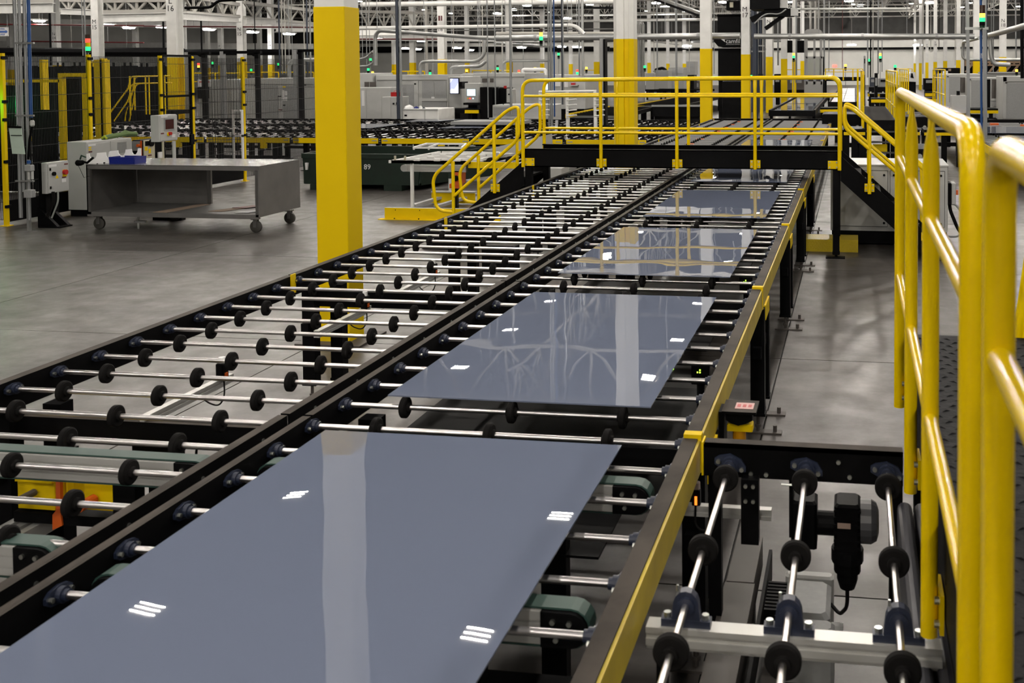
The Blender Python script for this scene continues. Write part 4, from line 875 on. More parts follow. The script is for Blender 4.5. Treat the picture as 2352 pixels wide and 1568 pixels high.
# ================================================================ STEEL WORK TABLE ON CASTORS
t = empty('work_table', (-10.6, 15.8, 0), 'long stainless steel work table on castors with a lower shelf', 'table')
TX0, TX1, TY0, TY1, TZ = -12.30, -9.30, 15.2, 16.42, 1.07
MB().box(TX0, TX1+.02, TY0, TY1, TZ-.012, TZ).build('tabletop', STEEL, t)
MB().box(TX0, TX1, TY0, TY0+.02, TZ-.075, TZ-.012).build('front_edge', STEELD, t)
MB().box(TX1, TX1+.02, TY0, TY1, .26, TZ-.013).build('end_panel', STEELD, t); MB().box(TX0, TX0+.02, TY0, TY1, .26, TZ-.013).build('end_panel', STEELD, t)
MB().box(TX0, TX0+.07, TY0, TY0+.05, .26, TZ-.07).build('corner_post', STEEL, t); MB().box(TX1-.05, TX1, TY0, TY0+.05, .26, TZ-.07).build('corner_post', STEEL, t)
MB().box(TX0, TX1, TY0, TY1, .285, .30).box(TX0, TX1, TY0, TY0+.03, .23, .285).build('lower_shelf', STEELD, t)
MB().box(TX0+.03, TX0+1.35, TY1-.05, TY1-.03, .30, TZ-.02).build('back_panel', STEELD, t); MB().box(TX0+1.35, TX0+1.42, TY1-.06, TY1-.02, .30, TZ-.02).build('middle_post', STEEL, t)
for x, y in ((TX0+.12, TY0+.10), (TX1-.12, TY0+.10), (TX1-.10, TY1-.15), (TX0+.75, TY1-.1)):
    c_ = MB().box(x-.05, x+.05, y-.05, y+.07, .21, .23).box(x-.03, x+.03, y-.018, y-.010, .085, .22).box(x-.03, x+.03, y+.05, y+.058, .085, .22).build('castor', STEEL, t)
    MB().lathe((x, y+.02, .096), 'y', [(-.026, .02), (-.026, .075), (-.018, .095), (.018, .095), (.026, .075), (.026, .02)], 22).build('wheel', mat('castor_rubber', (.035, .033, .028), .6) if 'castor_rubber' not in MATS else MATS['castor_rubber'], c_, True)
MB().cyl((TX0+.72, TY0+.25, .12), 'z', .018, .24, 10).box(TX0+.66, TX0+.86, TY0+.22, TY0+.28, .10, .13).build('floor_lock', GALV, t)
# white notched splash boards, blue tray, gun and scraps
w = empty('tool_rack', (-12.1, 15.5, TZ), 'white plastic rack boards with round notches on the table corner', 'rack')
def rackboard(u0, v0, u1, v1, u2, v2, u3, v3, y0, y1, notches):
    """outline between the lower edge (u0,v0)-(u1,v1) and the upper edge (u3,v3)-(u2,v2)"""
    lo0, lo1, hi1, hi0 = at(u0, v0, y=y0), at(u1, v1, y=y1), at(u2, v2, y=y1), at(u3, v3, y=y0)
    pts = [lo0, lo1, hi1]
    for f, r in notches:                               # from right to left
        for k in range(7):
            an = math.pi*k/6; ff = f+r*math.cos(an)*.5; dz = -math.sin(an)*.10
            p = hi0+(hi1-hi0)*ff; pts.append(Vector((p.x, p.y, p.z+dz)))
    pts.append(hi0); k_ = len(pts); vs = pts+[p+Vector((0, .02, 0)) for p in pts]
    MB().add(vs, [tuple(range(k_)), tuple(range(2*k_-1, k_-1, -1))]+[(i, (i+1) % k_, k_+(i+1) % k_, k_+i) for i in range(k_)]).build('rack_board', PLASTIC, w)
rackboard(199, 383, 250, 377, 250, 349, 199, 353, 15.3, 15.42, [(.95, .22), (.28, .36)])
rackboard(250, 372, 323, 368, 323, 340, 252, 347, 15.5, 15.75, [(.80, .22), (.38, .26)])
q = MB()
for u, v in ((207, 378), (224, 376.5), (240, 374)): a = at(u, v, y=15.3); q.cyl((a.x, 15.295, a.z), 'y', .012, .02, 8)
q.build('bolt', BLACK, w)
x0, x1, z0, z1 = pr(248, 358, 307, 378, 15.32)
g = empty('parts_tray', ((x0+x1)/2, 15.45, TZ), 'blue plastic tray on the steel table', 'tray')
MB().prism([(x0+.02, TZ), (x1-.02, TZ), (x1, TZ+.11), (x0, TZ+.11)], 'y', 15.33, 15.345).build('front_wall', BLUEBIN, g); MB().prism([(x0+.02, TZ), (x1-.02, TZ), (x1, TZ+.11), (x0, TZ+.11)], 'y', 15.62, 15.635).build('back_wall', BLUEBIN, g)
MB().box(x0+.02, x1-.02, 15.345, 15.62, TZ, TZ+.01).box(x0, x0+.02, 15.345, 15.62, TZ, TZ+.11).box(x1-.02, x1, 15.345, 15.62, TZ, TZ+.11).build('tray_body', BLUEBIN, g)
g = empty('barcode_scanner', at(195, 372, y=15.15), 'black hand scanner hanging on a lanyard at the table corner', 'scanner')
MB().lathe(at(182, 374, y=15.1), 'x', [(-.05, .035), (-.03, .05), (.03, .045), (.07, .03)], 12).build('head', BLACK, g); MB().tube([at(188, 370, y=15.1), at(200, 374, y=15.1), at(214, 362, y=15.1)], .02, 8).build('handle', BLACK, g); MB().tube([at(184, 366, y=15.1), at(187, 357, y=15.1), at(197, 361, y=15.1)], .013, 8).build('strap', DGR, g); MB().tube([at(180, 380, y=15.1), at(193, 408, y=15.12), at(203, 404, y=15.2)], .004, 5).build('lanyard', BLACK, g)
for k, (u0, v0, u1, v1, mt, lab) in enumerate(((350, 488, 500, 466, CARD, 'long strip of brown cardboard on the lower shelf'), (478, 486, 588, 476, CARD, 'flat pieces of cardboard at the right of the lower shelf'), (556, 485, 586, 490, PAPER, 'white strip on the lower shelf beside the end panel'), (560, 473, 587, 480, DRED, 'dark red scrap on the lower shelf beside the end panel'))):
    a, b = at(u0, v0, z=.30), at(u1, v1, z=.30)
    x0, x1 = min(a.x, b.x), min(max(a.x, b.x), TX1-.03); y0, y1 = max(min(a.y, b.y), TY0+.05), min(max(a.y, b.y)+.1, TY1-.1)
    tag(MB().prism([(x0, y0), (x0+.25, y0), (x1, y1-.05), (x1-.2, y1)], 'z', .3005+.004*k, .306+.004*k).build('scrap_sheet', mt), lab, 'scrap')
# white door-like stand right of the table, on the fence
g = empty('ladder_rack', at(546, 370, y=20), 'narrow white ladder frame fixed to the fence corner post behind the table', 'frame')
x0, x1, z0, z1 = pr(532, 252, 559, 372, 22.2)
q = MB(); q.frame(x0, x1, 22.2, 22.24, z0, z1, .04); z = at(545, 312, y=22.2).z; q.box(x0, x1, 22.2, 22.24, z-.025, z+.025); q.build('frame', PLASTIC, g)
# green bin
g = empty('scrap_bin', (-10.5, 21.5, 0), 'big dark green steel bin numbered 89 behind the yellow column', 'bin')
x0, x1 = at(690, 0, y=21).x, at(962, 0, y=21).x; zt = at(850, 353, y=21).z
MB().prism([(x0+.05, .12), (x1-.05, .12), (x1, zt), (x0, zt)], 'y', 20.95, 21.0).build('front_wall', GBIN, g); MB().box(x0, x1+.9, 20.92, 20.97, zt-.10, zt).build('top_rim', GBIN, g)
MB().add([(x1, 21, .12), (x1+.9, 23.2, .12), (x1+.95, 23.2, zt), (x1, 21, zt)]+[(x1-.04, 21, .12), (x1+.86, 23.2, .12), (x1+.91, 23.2, zt), (x1-.04, 21, zt)], [(0, 1, 2, 3), (7, 6, 5, 4), (0, 4, 5, 1), (1, 5, 6, 2), (2, 6, 7, 3), (3, 7, 4, 0)]).build('side_wall', GBIN, g); MB().box(x0, x0+.05, 21, 23.2, .12, zt).build('side_wall', GBIN, g); MB().box(x0, x1+.85, 23.15, 23.2, .12, zt).build('rear_wall', GBIN, g); MB().box(x0, x1, 21, 23.15, .12, .16).build('floor_sheet', GBIN, g)
for x in (x0+.4, x1-.6): MB().box(x-.2, x+.2, 20.9, 23.2, .0, .12).build('fork_pocket', GBIN, g)
text('89', (at(842, 384, y=20.9).x, 20.93, at(842, 384, y=20.9).z), .16, WHITEINK, g)
MB().prism([(at(694, 0, y=20.85).x, at(694, 390, y=20.85).z), (at(697, 0, y=20.85).x, at(694, 390, y=20.85).z), (at(699, 0, y=20.85).x, at(699, 374, y=20.85).z), (at(693, 0, y=20.85).x, at(699, 374, y=20.85).z)], 'y', 20.86, 20.91).build('paper_note', PAPER, g)
# ================================================================ ROLLER TABLES CROSSING AT THE BACK LEFT
TYF = 24.75
rows = ((TYF, 3.05, 'front'), (TYF+3.25, 2.85, 'middle'), (TYF+6.25, 3.3, 'rear'))
SX = at(877, 320, y=TYF).x; SL = at(1086, 320, y=TYF).x-SX
rt_roll = {}
for ri, (y0, dy, nm) in enumerate(rows):
    for k in range(-5, 3):
        x0 = SX+SL*k; x1 = x0+SL-.10
        if x1 > -4.98: x1 = -4.98
        if x1-x0 < .5: continue
        t = empty('roller_table', ((x0+x1)/2, y0+dy/2, 0), 'black roller table section of the %s row at the back, %s from the left' % (nm, ORD[k+5]), 'conveyor', 'roller tables crossing at the back left')
        q = MB()
        for y in (y0, y0+dy-.06): q.box(x0, x1, y, y+.06, .70, .85)
        for x in (x0, x1-.05): q.box(x, x+.05, y0+.06, y0+dy-.06, .68, .76)
        q.build('frame', BLACK, t)
        if ri == 0:
            o = MB().box(x0, x1, y0-.015, y0, .715, .845).build('yellow_side_plate', YEL, t); MB().box(x0+.03, x0+.16, y0-.02, y0-.015, .775, .80).box(x1-.16, x1-.03, y0-.02, y0-.015, .775, .80).build('slot_plate', GREYD, o)
            bx = x0+.62*SL; MB().box(bx, bx+.16, y0-.01, y0+.05, .57, .715).build('yellow_bracket', YEL, t)
        n_ = 6
        for i in range(n_):
            x = x0+.16+(x1-x0-.3)*i/(n_-1)
            key = round(dy, 2)
            if key not in rt_roll:
                rt_roll[key] = (MB().cyl((0, 0, 0), 'y', .0135, dy-.12, 8).mesh('roller', SHAFT, smooth=True), [MB().lathe((0, 0, 0), 'y', [(-.03, .02), (-.03, .07), (.03, .07), (.03, .02)], 14).mesh('wheel', RUB, smooth=True)])
            r = inst('roller', rt_roll[key][0], (x, y0+dy/2, .79), t)
            for j in range(4):
                yy = y0+.30+(dy-.6)*(j+(.25 if i % 2 else -.0))/3.25; inst('wheel', rt_roll[key][1][0], (x, yy, .79), r)
        for x in (x0+.3, x1-.45): MB().box(x-.06, x+.06, y0+.05, y0+.15, 0, .70).box(x-.12, x+.12, y0, y0+.2, 0, .015).build('leg', BLACK, t); MB().box(x-.06, x+.06, y0+dy-.2, y0+dy-.1, 0, .70).build('leg', BLACK, t)
        MB().box(x0+.2, x1-.2, y0+.08, y0+.12, .30, .38).build('cross_beam', BLACK, t)
def flat_panel(u0, v0, u1, v1, u2, v2, u3, v3, lab, z=.865, grp='glass panels on the far conveyors'):
    ps = [at(u, v, z=z) for u, v in ((u0, v0), (u1, v1), (u2, v2), (u3, v3))]
    MBq = MB().add(ps+[p-Vector((0, 0, .006)) for p in ps], [(0, 1, 2, 3), (7, 6, 5, 4), (0, 4, 5, 1), (1, 5, 6, 2), (2, 6, 7, 3), (3, 7, 4, 0)]); tag(MBq.build('glass_panel', GLASS), lab, 'glass panel', grp)
flat_panel(820, 294, 850, 294, 930, 284, 780, 284, 'grey glass panel on the roller tables just right of the big yellow column')
flat_panel(930, 279, 1010, 278, 1060, 273.5, 960, 274, 'farther grey glass panel reflecting the white chest on the roller tables')
flat_panel(1010, 294, 1120, 293, 1090, 286.5, 1050, 287, 'grey glass panel on the roller tables left of the bridge stair')
# silver mechanism between tables and stair
t = empty('lift_table', at(1130, 300, y=30), 'long silver lift table with ribbed edge left of the bridge stair', 'machine')
x0, x1, z0, z1 = pr(1035, 283, 1192, 293, 30); MB().box(x0, x1, 30, 31.2, .90, max(z1, 1.0)).build('deck', GREYD, t); MB().box(x0+.1, x1-.1, 30.1, 31.1, .855, .90).build('base', BLACK, t)

# ---- white tilting rack, yellow kerb and drives left of the bridge
t = empty('white_rack', (-7.2, 18.6, 0), 'white tubular tilting rack with rollers beside the left bridge stair', 'rack')
yA, yB, zt = 17.6, 19.6, .93
L0 = at(894, 371, y=yA); Rr = at(1080, 371, y=yA); zt = L0.z; q = MB()
q.bar((L0.x, yA, zt), (Rr.x, yA, zt), .05); yBk = yA+2.0; xb0, xb1 = at(1010, 347, y=yBk).x, at(1190, 347, y=yBk).x; zb = zt
for f in (.0, .25, .5, .78, 1): 
    xa = L0.x+(xb0-L0.x)*f; xc = Rr.x+(xb1-Rr.x)*f; y = yA+(yBk-yA)*f; q.bar((xa+.05, y, zt), (xc, y, zt), .05)
q.bar((L0.x+.05, yA, zt), (xb0, yBk, zt), .05); q.bar((Rr.x-.1, yA, zt), (xb1, yBk, zt), .05); q.build('frame', WHITE, t)
q = MB()
for f in (.0, .25, .5, .78):
    for g_ in (.35, .6, .85):
        xa = L0.x+(xb0-L0.x)*f; xc = Rr.x+(xb1-Rr.x)*f; y = yA+(yBk-yA)*f; x = xa+(xc-xa)*g_; q.box(x-.06, x+.06, y-.03, y+.03, zt+.02, zt+.055)
q.build('pad', WHITE, t)
for u, v in ((905, 362), (928, 358)): a = at(u, v, y=yA); MB().cyl((a.x+.02, yA, zt+.06), 'z', .02, .09, 10).build('peg', CREAM, t)
for xx, yy in ((at(938, 0, y=yA).x, yA+.05), (at(1031, 0, y=yBk).x, yBk-.05)): MB().box(xx-.025, xx+.025, yy-.025, yy+.025, 0, zt).build('leg', WHITE, t)
u = MB(); yT = 20.2; P = lambda a, b: at(a, b, y=yT)
zr = P(950, 339).z; e0, e1 = P(945, 0).x, P(1056, 0).x; g0, g1 = at(976, 0, y=yT+1.1).x, at(1066, 0, y=yT+1.1).x; u.bar((e0, yT, zr), (e1, yT, zr), .035); u.bar((g0, yT+1.1, zr), (g1, yT+1.1, zr), .035); u.bar((e0, yT, zr), (g0, yT+1.1, zr), .035); u.bar((e1, yT, zr), (g1, yT+1.1, zr), .035); u.box(e0-.015, e0+.015, yT, yT+.03, zt, zr); u.box(e1-.015, e1+.015, yT, yT+.03, zt, zr); u.bar((e0+(e1-e0)*.3, yT, zr), (g0+(g1-g0)*.3, yT+1.1, zr), .03); u.box(P(978, 0).x, P(978, 0).x+.03, yT, yT+.03, zt, P(950, 338).z); u.build('raised_frame', WHITE, t)
for k in range(4):
    x = Rr.x+.15+.22*k; MB().cyl((x+.25, yA+.8, zt-.02), 'y', .014, 1.4, 8).build('roller', SHAFT, t); MB().lathe((x+.1+.05*k, yA+.35+.28*k, zt-.02), 'y', [(-.03, .02), (-.03, .08), (.03, .08), (.03, .02)], 16).build('wheel', RUB, t, True)
x0, x1, z0, z1 = pr(1075, 372, 1185, 387, yA+.1); MB().box(x0, x1, yA+.1, yA+.14, z0, z1).build('yellow_side_plate', YEL, t)
a, b = at(928, 386, y=yA+.3), at(1070, 386, y=yA+.3); q = MB()
for dz in (-.045, 0, .045): q.box(a.x, b.x, yA+.3, yA+.36, a.z+dz-.018, a.z+dz+.018)
q.box(a.x, b.x, yA+.31, yA+.35, a.z-.06, a.z+.06); q.build('belt_profile', ALU, t); MB().cyl((a.x, yA+.33, a.z), 'y', .065, .08, 18).build('belt_pulley', GREY, t)
t = empty('drive_unit', at(1050, 430, y=17.9), 'orange gearbox with black hub behind the looped handrail', 'motor')
x0, x1, z0, z1 = pr(1043, 391, 1061, 422, 17.9); MB().rbox(x0, x1, 17.9, 18.1, z0, z1).build('housing', ORANGE, t); x0, x1, z0, z1 = pr(1034, 421, 1056, 432, 17.9); MB().rbox(x0, x1, 17.85, 18.1, z0, z1).build('foot_block', ORANGE, t); a = at(1048, 409, y=17.9); MB().cyl((a.x, 17.87, a.z), 'y', .05, .08, 14).build('hub', BLACK, t); MB().box(x0+.02, x0+.1, 17.95, 18.05, 0, z0).build('stand', BLACK, t)
x0, x1, z0, z1 = pr(1029, 393, 1036, 410, 17.9); MB().rbox(x0, x1, 17.9, 18.1, z0, z1).build('green_cap', GBIN, t)
k = empty('floor_kerb', (-7.4, 17, 0), 'yellow steel kerb rail on the floor before the white rack', 'kerb')
a, b = at(880, 504, z=0), (-5.9, 17.05); y = 16.98
MB().box(a.x, -5.95, y, y+.02, 0, .195).build('kerb_plate', YEL, k); MB().box(a.x-.08, -5.95, y-.10, y+.02, 0, .012).build('kerb_foot', YEL, k); MB().box(a.x, -5.95, y+.02, y+.10, .183, .195).build('kerb_lip', GREYD, k); q = MB()
for i in range(5): q.cyl((a.x+.2+.44*i, y-.004, .16), 'y', .008, .008, 8); q.cyl((a.x+.2+.44*i, y-.05, .018), 'z', .012, .02, 6)
q.build('bolt', BLACK, k)
k = empty('floor_kerb', (-7.3, 19, 0), 'shorter yellow kerb with grey ramps behind the looped handrail', 'kerb')
x0, x1 = at(985, 0, y=19).x, at(1085, 0, y=19).x; MB().box(x0, x1, 19, 19.03, 0.02, .22).build('kerb_plate', YEL, k); MB().box(x0, x1, 18.98, 19.12, .22, .245).build('kerb_lip', GREY, k)
for u0, v0, u1, v1 in ((950, 472, 1040, 445), (1000, 475, 1095, 446)): MB().bar(at(u0, v0, z=.04), at(u1, v1, z=.16), .09, .05).build('ramp_rail', GREY, k)
# pale ramp box behind the stair
t = empty('ramp_cover', at(1200, 340, y=17.5), 'pale slanting conveyor cover rising behind the bridge stair', 'cover')
pts = [at(1110, 345, y=18.5), at(1250, 311, y=18.5), at(1252, 345, y=18.5), at(1252, 358, y=18.5)]
k_ = 4; MB().add(pts+[p+Vector((0, .5, 0)) for p in pts], [(0, 1, 2, 3), (7, 6, 5, 4), (0, 4, 5, 1), (1, 5, 6, 2), (2, 6, 7, 3), (3, 7, 4, 0)]).build('cover_panel', GREY, t)
x0, x1, z0, z1 = pr(1238, 386, 1290, 420, 18.5); MB().box(x0, x1, 18.5, 19, 0, z1).build('base', GREY, t)

# ================================================================ GREY MACHINES BEYOND THE TABLES
def machine(y, u0, u1, v0, v1, dp, lab, name='process_machine', items=(), mt=GREY, cat='machine'):
    x0, x1, z0, z1 = pr(u0, v0, u1, v1, y); t = empty(name, ((x0+x1)/2, y+dp/2, 0), lab, cat)
    MB().rbox(x0, x1, y, y+dp, max(0, z0) if v1 < 300 else 0, z1, .02).build('housing', mt, t)
    if z0 > .05: MB().box(x0+.1, x1-.1, y+.1, y+dp-.1, 0, z0).build('plinth', BLACK, t)
    face_items(t, y, items); return t
YM = 40
lab_ = [('hinge_strip', 588, 196, 592, 272, GREY, .05), ('door', 596, 197, 640, 272, GREYD, .03), ('door_frame', 642, 196, 646, 272, GREY, .05), ('door', 650, 197, 697, 272, GREYD, .03), ('door_frame', 697, 196, 703, 272, GREY, .05), ('top_strip', 560, 182, 720, 193, GREY, .04), ('white_label', 655, 209, 661, 219, PAPER, .045), ('white_label', 650, 207, 654, 231, PAPER, .045), ('white_label', 655, 222, 661, 231, PAPER, .045), ('yellow_label', 651, 198, 657, 201, YEL, .045), ('dark_label', 651, 240, 656, 243, BLACK, .045), ('handle', 640, 220, 646, 222, BLACK, .06), ('handle', 642, 251, 649, 253, DRED, .06), ('hinge', 586, 195, 589, 197, BLACK, .06), ('hinge', 698, 194, 703, 196, BLACK, .06)]
machine(YM, 560, 735, 180, 276, 3.5, 'long grey machine enclosure with two double doors left of the big yellow column', items=lab_)
machine(YM+.5, 455, 552, 183, 276, 3, 'grey machine enclosure behind the wire fence, with a printed board', items=[('board', 457, 183, 486, 199, PAPER, .08), ('board_stripe', 460, 186, 484, 190, mat('pale_red_print', (.45, .16, .14), .8), .09), ('small_screen', 460, 200, 480, 226, BLACK, .2)])
machine(YM+2, 800, 857, 168, 276, 2, 'grey machine part just right of the big yellow column, with dark vents', items=[('vent', 838, 188, 848, 201, STRUCTB, .04), ('vent', 850, 188, 864, 201, STRUCTB, .04)])
machine(YM+2.2, 862, 1058, 172, 276, 1.6, 'wide grey machine enclosure right of the big yellow column', items=[('top_strip', 866, 174, 1062, 183, GREY, .06), ('door', 924, 194, 952, 250, GREYD, .03), ('door_frame', 952, 186, 962, 250, GREY, .06), ('door', 970, 186, 998, 226, GREYD, .04), ('door', 1000, 186, 1026, 226, GREYD, .04), ('rail_strip', 970, 226, 1028, 232, GREY, .08), ('door', 970, 232, 1026, 246, GREYD, .04), ('hinge', 953, 191, 957, 194, BLACK, .08), ('label', 992, 222, 999, 226, PAPER, .06)])
machine(YM+.6, 800, 898, 201, 276, 1.2, 'tall pale control cabinet right of the big yellow column', 'control_cabinet', [('door', 802, 204, 842, 272, GREY, .02), ('door', 844, 204, 877, 272, GREY, .02), ('paper_label', 831, 208, 838, 243, PAPER, .03)], cat='cabinet')
machine(YM-.8, 878, 916, 222, 276, 1.0, 'lower pale switch cabinet beside the tall pale cabinet', 'control_cabinet', [('door', 879, 225, 898, 272, GREY, .02), ('black_knob', 903, 236, 906, 240, BLACK, .05), ('black_knob', 911, 235, 916, 240, BLACK, .05)], cat='cabinet')
t = empty('tool_box', at(901, 222, y=YM-.8), 'small red tool box with handle on the switch cabinet', 'tool box'); x0, x1, z0, z1 = pr(892, 212, 909, 222.3, YM-.8); z0 = WPOS[t.name].z
MB().rbox(x0, x1, YM-.6, YM-.3, z0, z1).build('box', RED, t); MB().tube(bend([(x0+.08, YM-.45, z1), (x0+.08, YM-.45, z1+.05), (x1-.08, YM-.45, z1+.05), (x1-.08, YM-.45, z1)], .03), .012, 6).build('handle', RED, t)
t = machine(36.5, 925, 1007, 250, 279, 1.6, 'white chest with a dark slot and cloths on top', 'storage_chest', [('lid_strip', 926, 250, 1006, 253, GREY, .03), ('slot', 929, 263, 935, 267, BLACK, .01), ('corner_strip', 975, 251, 977, 278, GREY, .02)], WHITE, cat='chest')
zc = at(950, 250, y=36.5).z
for i, (u, w_, h_, mt, lab) in enumerate(((937, .19, .13, PLASTIC, 'heap of white plastic bags on the white chest'), (954, .10, .07, BLUEBIN, 'dark blue cloth beside the white bags on the chest'), (964, .06, .10, PLASTIC, 'small white bag on the chest between two cloths'), (971, .06, .05, DBLUE, 'small navy cloth at the right on the white chest'))):
    x = at(u, 250, y=36.8).x; q = MB().lathe((x, 36.9, zc), 'z', [(0, w_), (h_*.5, w_*.85), (h_*.9, w_*.4), (h_, w_*.1)], 9)
    q.v = [(vx+random.uniform(-.02, .02), vy+random.uniform(-.02, .02), vz+(random.uniform(-.015, .015) if vz > zc+.01 else 0)) for vx, vy, vz in q.v]; tag(q.build('cloth', mt), lab, 'cloth')
t = machine(YM+4, 1062, 1206, 168, 276, 3, 'grey machine with the upright picture screen and operator terminal', items=[('vent', 1075, 180, 1092, 189, STRUCTB, .04), ('vent', 1094, 180, 1103, 189, STRUCTB, .04), ('vent', 1108, 180, 1119, 189, STRUCTB, .04), ('vent', 1126, 180, 1134, 189, STRUCTB, .04), ('top_strip', 1062, 169, 1206, 176, GREY, .05)])
machine(YM-.2, 1028, 1060, 176, 248, 2.2, 'grey machine bay behind the upright picture screen', items=[('frame_strip', 1028, 178, 1031, 248, GREY, .05)])
t = empty('wall_screen', at(1042, 215, y=39), 'upright bright screen with blue and white pictures', 'screen'); x0, x1, z0, z1 = pr(1031.5, 179, 1053.5, 216, 39); MB().box(x0, x1, 39.05, 39.12, z0, z1).build('bezel', BLACK, t); MB().box(x0+.03, x1-.03, 39.03, 39.05, z0+.03, z1-.03).build('picture', ETV, t); MB().box(x1, x1+.1, 39.1, 39.75, z0+.3, z1-.15).build('bracket', BLACK, t); MB().box(x0+.1, x1, 39.12, 39.78, z0+.2, z0+.3).build('arm', BLACK, t)
t = machine(YM-1, 1067, 1100, 191, 236, .5, 'grey operator terminal with pale screen and keyboard shelf', 'operator_terminal', [('screen_bezel', 1071, 203, 1093, 221, GREYD, .03)], cat='terminal')
x0, x1, z0, z1 = pr(1073, 205, 1092, 220, YM-1.03); MB().box(x0, x1, YM-1.05, YM-1.03, z0, z1).build('screen', ESCR, t)
for u, mt in ((1075, YEL), (1080, ERED), (1087, ESCR)): knob(t, u, 226, YM-1.0, .025, mt, .04)
x0, x1, z0, z1 = pr(1064, 236, 1099, 241, YM-1.4); MB().box(x0, x1, YM-1.4, YM-1, z0, z1).build('keyboard_shelf', BLACK, t)
t = empty('black_enclosure', at(1120, 270, y=38.6), 'black cabinet with vertical edges beside the operator terminal', 'cabinet')
for a_, b_, y in ((1101, 1131, 38.4), (1131, 1146, 38.6), (1146, 1163, 38.8)):
    x0, x1, z0, z1 = pr(a_, 200+(y-38.4)*4, b_, 272, y); MB().rbox(x0+.01, x1-.01, y, y+.9, 0.0, z1, .02).build('cabinet_panel', BLACK, t)
t = machine(38, 1163, 1178, 204, 240, .4, 'narrow pale switch box with black knobs right of the black cabinet', 'control_box', [('knob', 1168, 215, 1171, 218, BLACK, .05), ('knob', 1173, 214, 1176, 219, BLACK, .05), ('red_cap', 1158, 197, 1164, 203, RED, .05)], cat='control box')
t = empty('small_conveyor', at(1060, 255, y=37.5), 'short black conveyor before the upright screen', 'conveyor'); x0, x1, z0, z1 = pr(1010, 250, 1100, 260, 38.3)
MB().box(x0, x1, 38.3, 38.8, z0, z1).build('bed', BLACK, t); MB().box(x1-.55, x1, 38.26, 38.3, z0, z0+.12).build('yellow_plate', YEL, t)
for u in (1038, 1077): x = at(u, 0, y=38.4).x; MB().box(x-.05, x+.05, 38.35, 38.45, 0, z0).build('leg', BLACK, t)
t = machine(35, 1131, 1262, 241, 282, 1.5, 'low silver machine hood with black handle behind the left stair', 'machine_hood', [('front_panel', 1134, 246, 1190, 265, GREYD, .03), ('ledge', 1126, 270, 1262, 273, GREY, .12), ('ledge', 1126, 276, 1262, 279, GREY, .12)], GREY)
MB().tube(bend([at(1156, 242, y=35.4), at(1156, 236.5, y=35.4), at(1172, 236.5, y=35.4), at(1172, 242, y=35.4)], .05), .02, 6).build('handle', BLACK, t)
t = machine(YM+7.5, 1206, 1345, 172, 250, 3, 'grey machine enclosure seen through the left end of the bridge rail', items=[('door', 1210, 184, 1240, 240, GREYD, .03), ('frame_strip', 1243, 180, 1247, 240, GREY, .06), ('paper_label', 1275, 187, 1287, 198, PAPER, .06), ('paper_label', 1294, 186, 1305, 200, PAPER, .06), ('red_box', 1314, 190, 1322, 195, RED, .2), ('ledge', 1311, 195, 1330, 197, GREY, .2), ('pale_screen', 1249, 193, 1262, 206, ESCR, .06)])
# white ladder racks with rollers by the bridge
t = empty('white_roller_rack', at(1320, 290, y=27), 'white upright racks with short horizontal rods, seen through the bridge rail', 'rack')
for i, u in enumerate((1299, 1363, 1237)):
    y = 27.5+.3*i; x0, x1, z0, z1 = pr(u, 210, u+6, 270, y); o = MB().box(x0, x1, y, y+.06, z0-.0, z1).build('upright', WHITE, t)
    for k_ in range(5):
        v = 218+12*k_; a = at(u+3, v, y=y); MB().tube([a, a+Vector((.30, -.1, .03))], .018, 8).build('rod', WHITE, o)
MB().tube([at(1238, 211, y=28), at(1370, 209, y=28)], .03, 8).build('top_bar', WHITE, t)
for u in (1302, 1366): x = at(u, 0, y=27.6).x; MB().box(x-.04, x+.04, 27.55, 27.65, 0, at(u, 270, y=27.6).z).build('leg', WHITE, t)
# middle-distance conveyors seen through the bridge rail
def simple_conveyor(u0, v0, u1, v1, w, lab, z=.85, yel=True, n_=8, mt=DUSTY):
    """conveyor whose near edge runs from pixel (u0,v0) to (u1,v1) at height z; w metres deep, away from the camera"""
    a, b = at(u0, v0, z=z), at(u1, v1, z=z); dr_ = (b-a).normalized(); nn = Vector((-dr_.y, dr_.x, 0)); nn = nn if nn.y > 0 else -nn
    t = empty('conveyor', ((a.x+b.x)/2, (a.y+b.y)/2, 0), lab, 'conveyor'); e = Vector((0, 0, -.08))
    MB().bar(a+e, b+e, .05, .16).build('side_rail', YEL if yel else mt, t); MB().bar(a+e+nn*w, b+e+nn*w, .05, .16).build('side_rail', mt, t)
    l = (b-a).length; k_ = max(4, int(l/.5)); MB().bar(a+nn*w*.5+Vector((0, 0, -.16)), b+nn*w*.5+Vector((0, 0, -.16)), w-.06, .03).build('bed_plate', BLACK, t)
    for i in range(k_+1):
        p = a+(b-a)*(.02+.96*i/k_); MB().tube([p+Vector((0, 0, -.05))+nn*.04, p+Vector((0, 0, -.05))+nn*(w-.04)], .014, 6).build('roller', RUB, t)
    for i in range(n_):
        p = a+(b-a)*((i+.5)/n_)
        for s_ in (nn*.05, nn*(w-.05)):
            q = p+s_; MB().box(q.x-.07, q.x+.07, q.y-.07, q.y+.07, 0, z-.16).build('leg', BLACK, t)
    return t
simple_conveyor(1455, 240, 1610, 212, 2.5, 'yellow-edged conveyor running left to right behind the middle column', n_=6)
simple_conveyor(1300, 262, 1400, 243, 2.2, 'yellow-edged conveyor just left of the middle column', n_=4)
simple_conveyor(1470, 205, 1600, 206, 3, 'far dark conveyor right of the middle column', n_=4, yel=False)
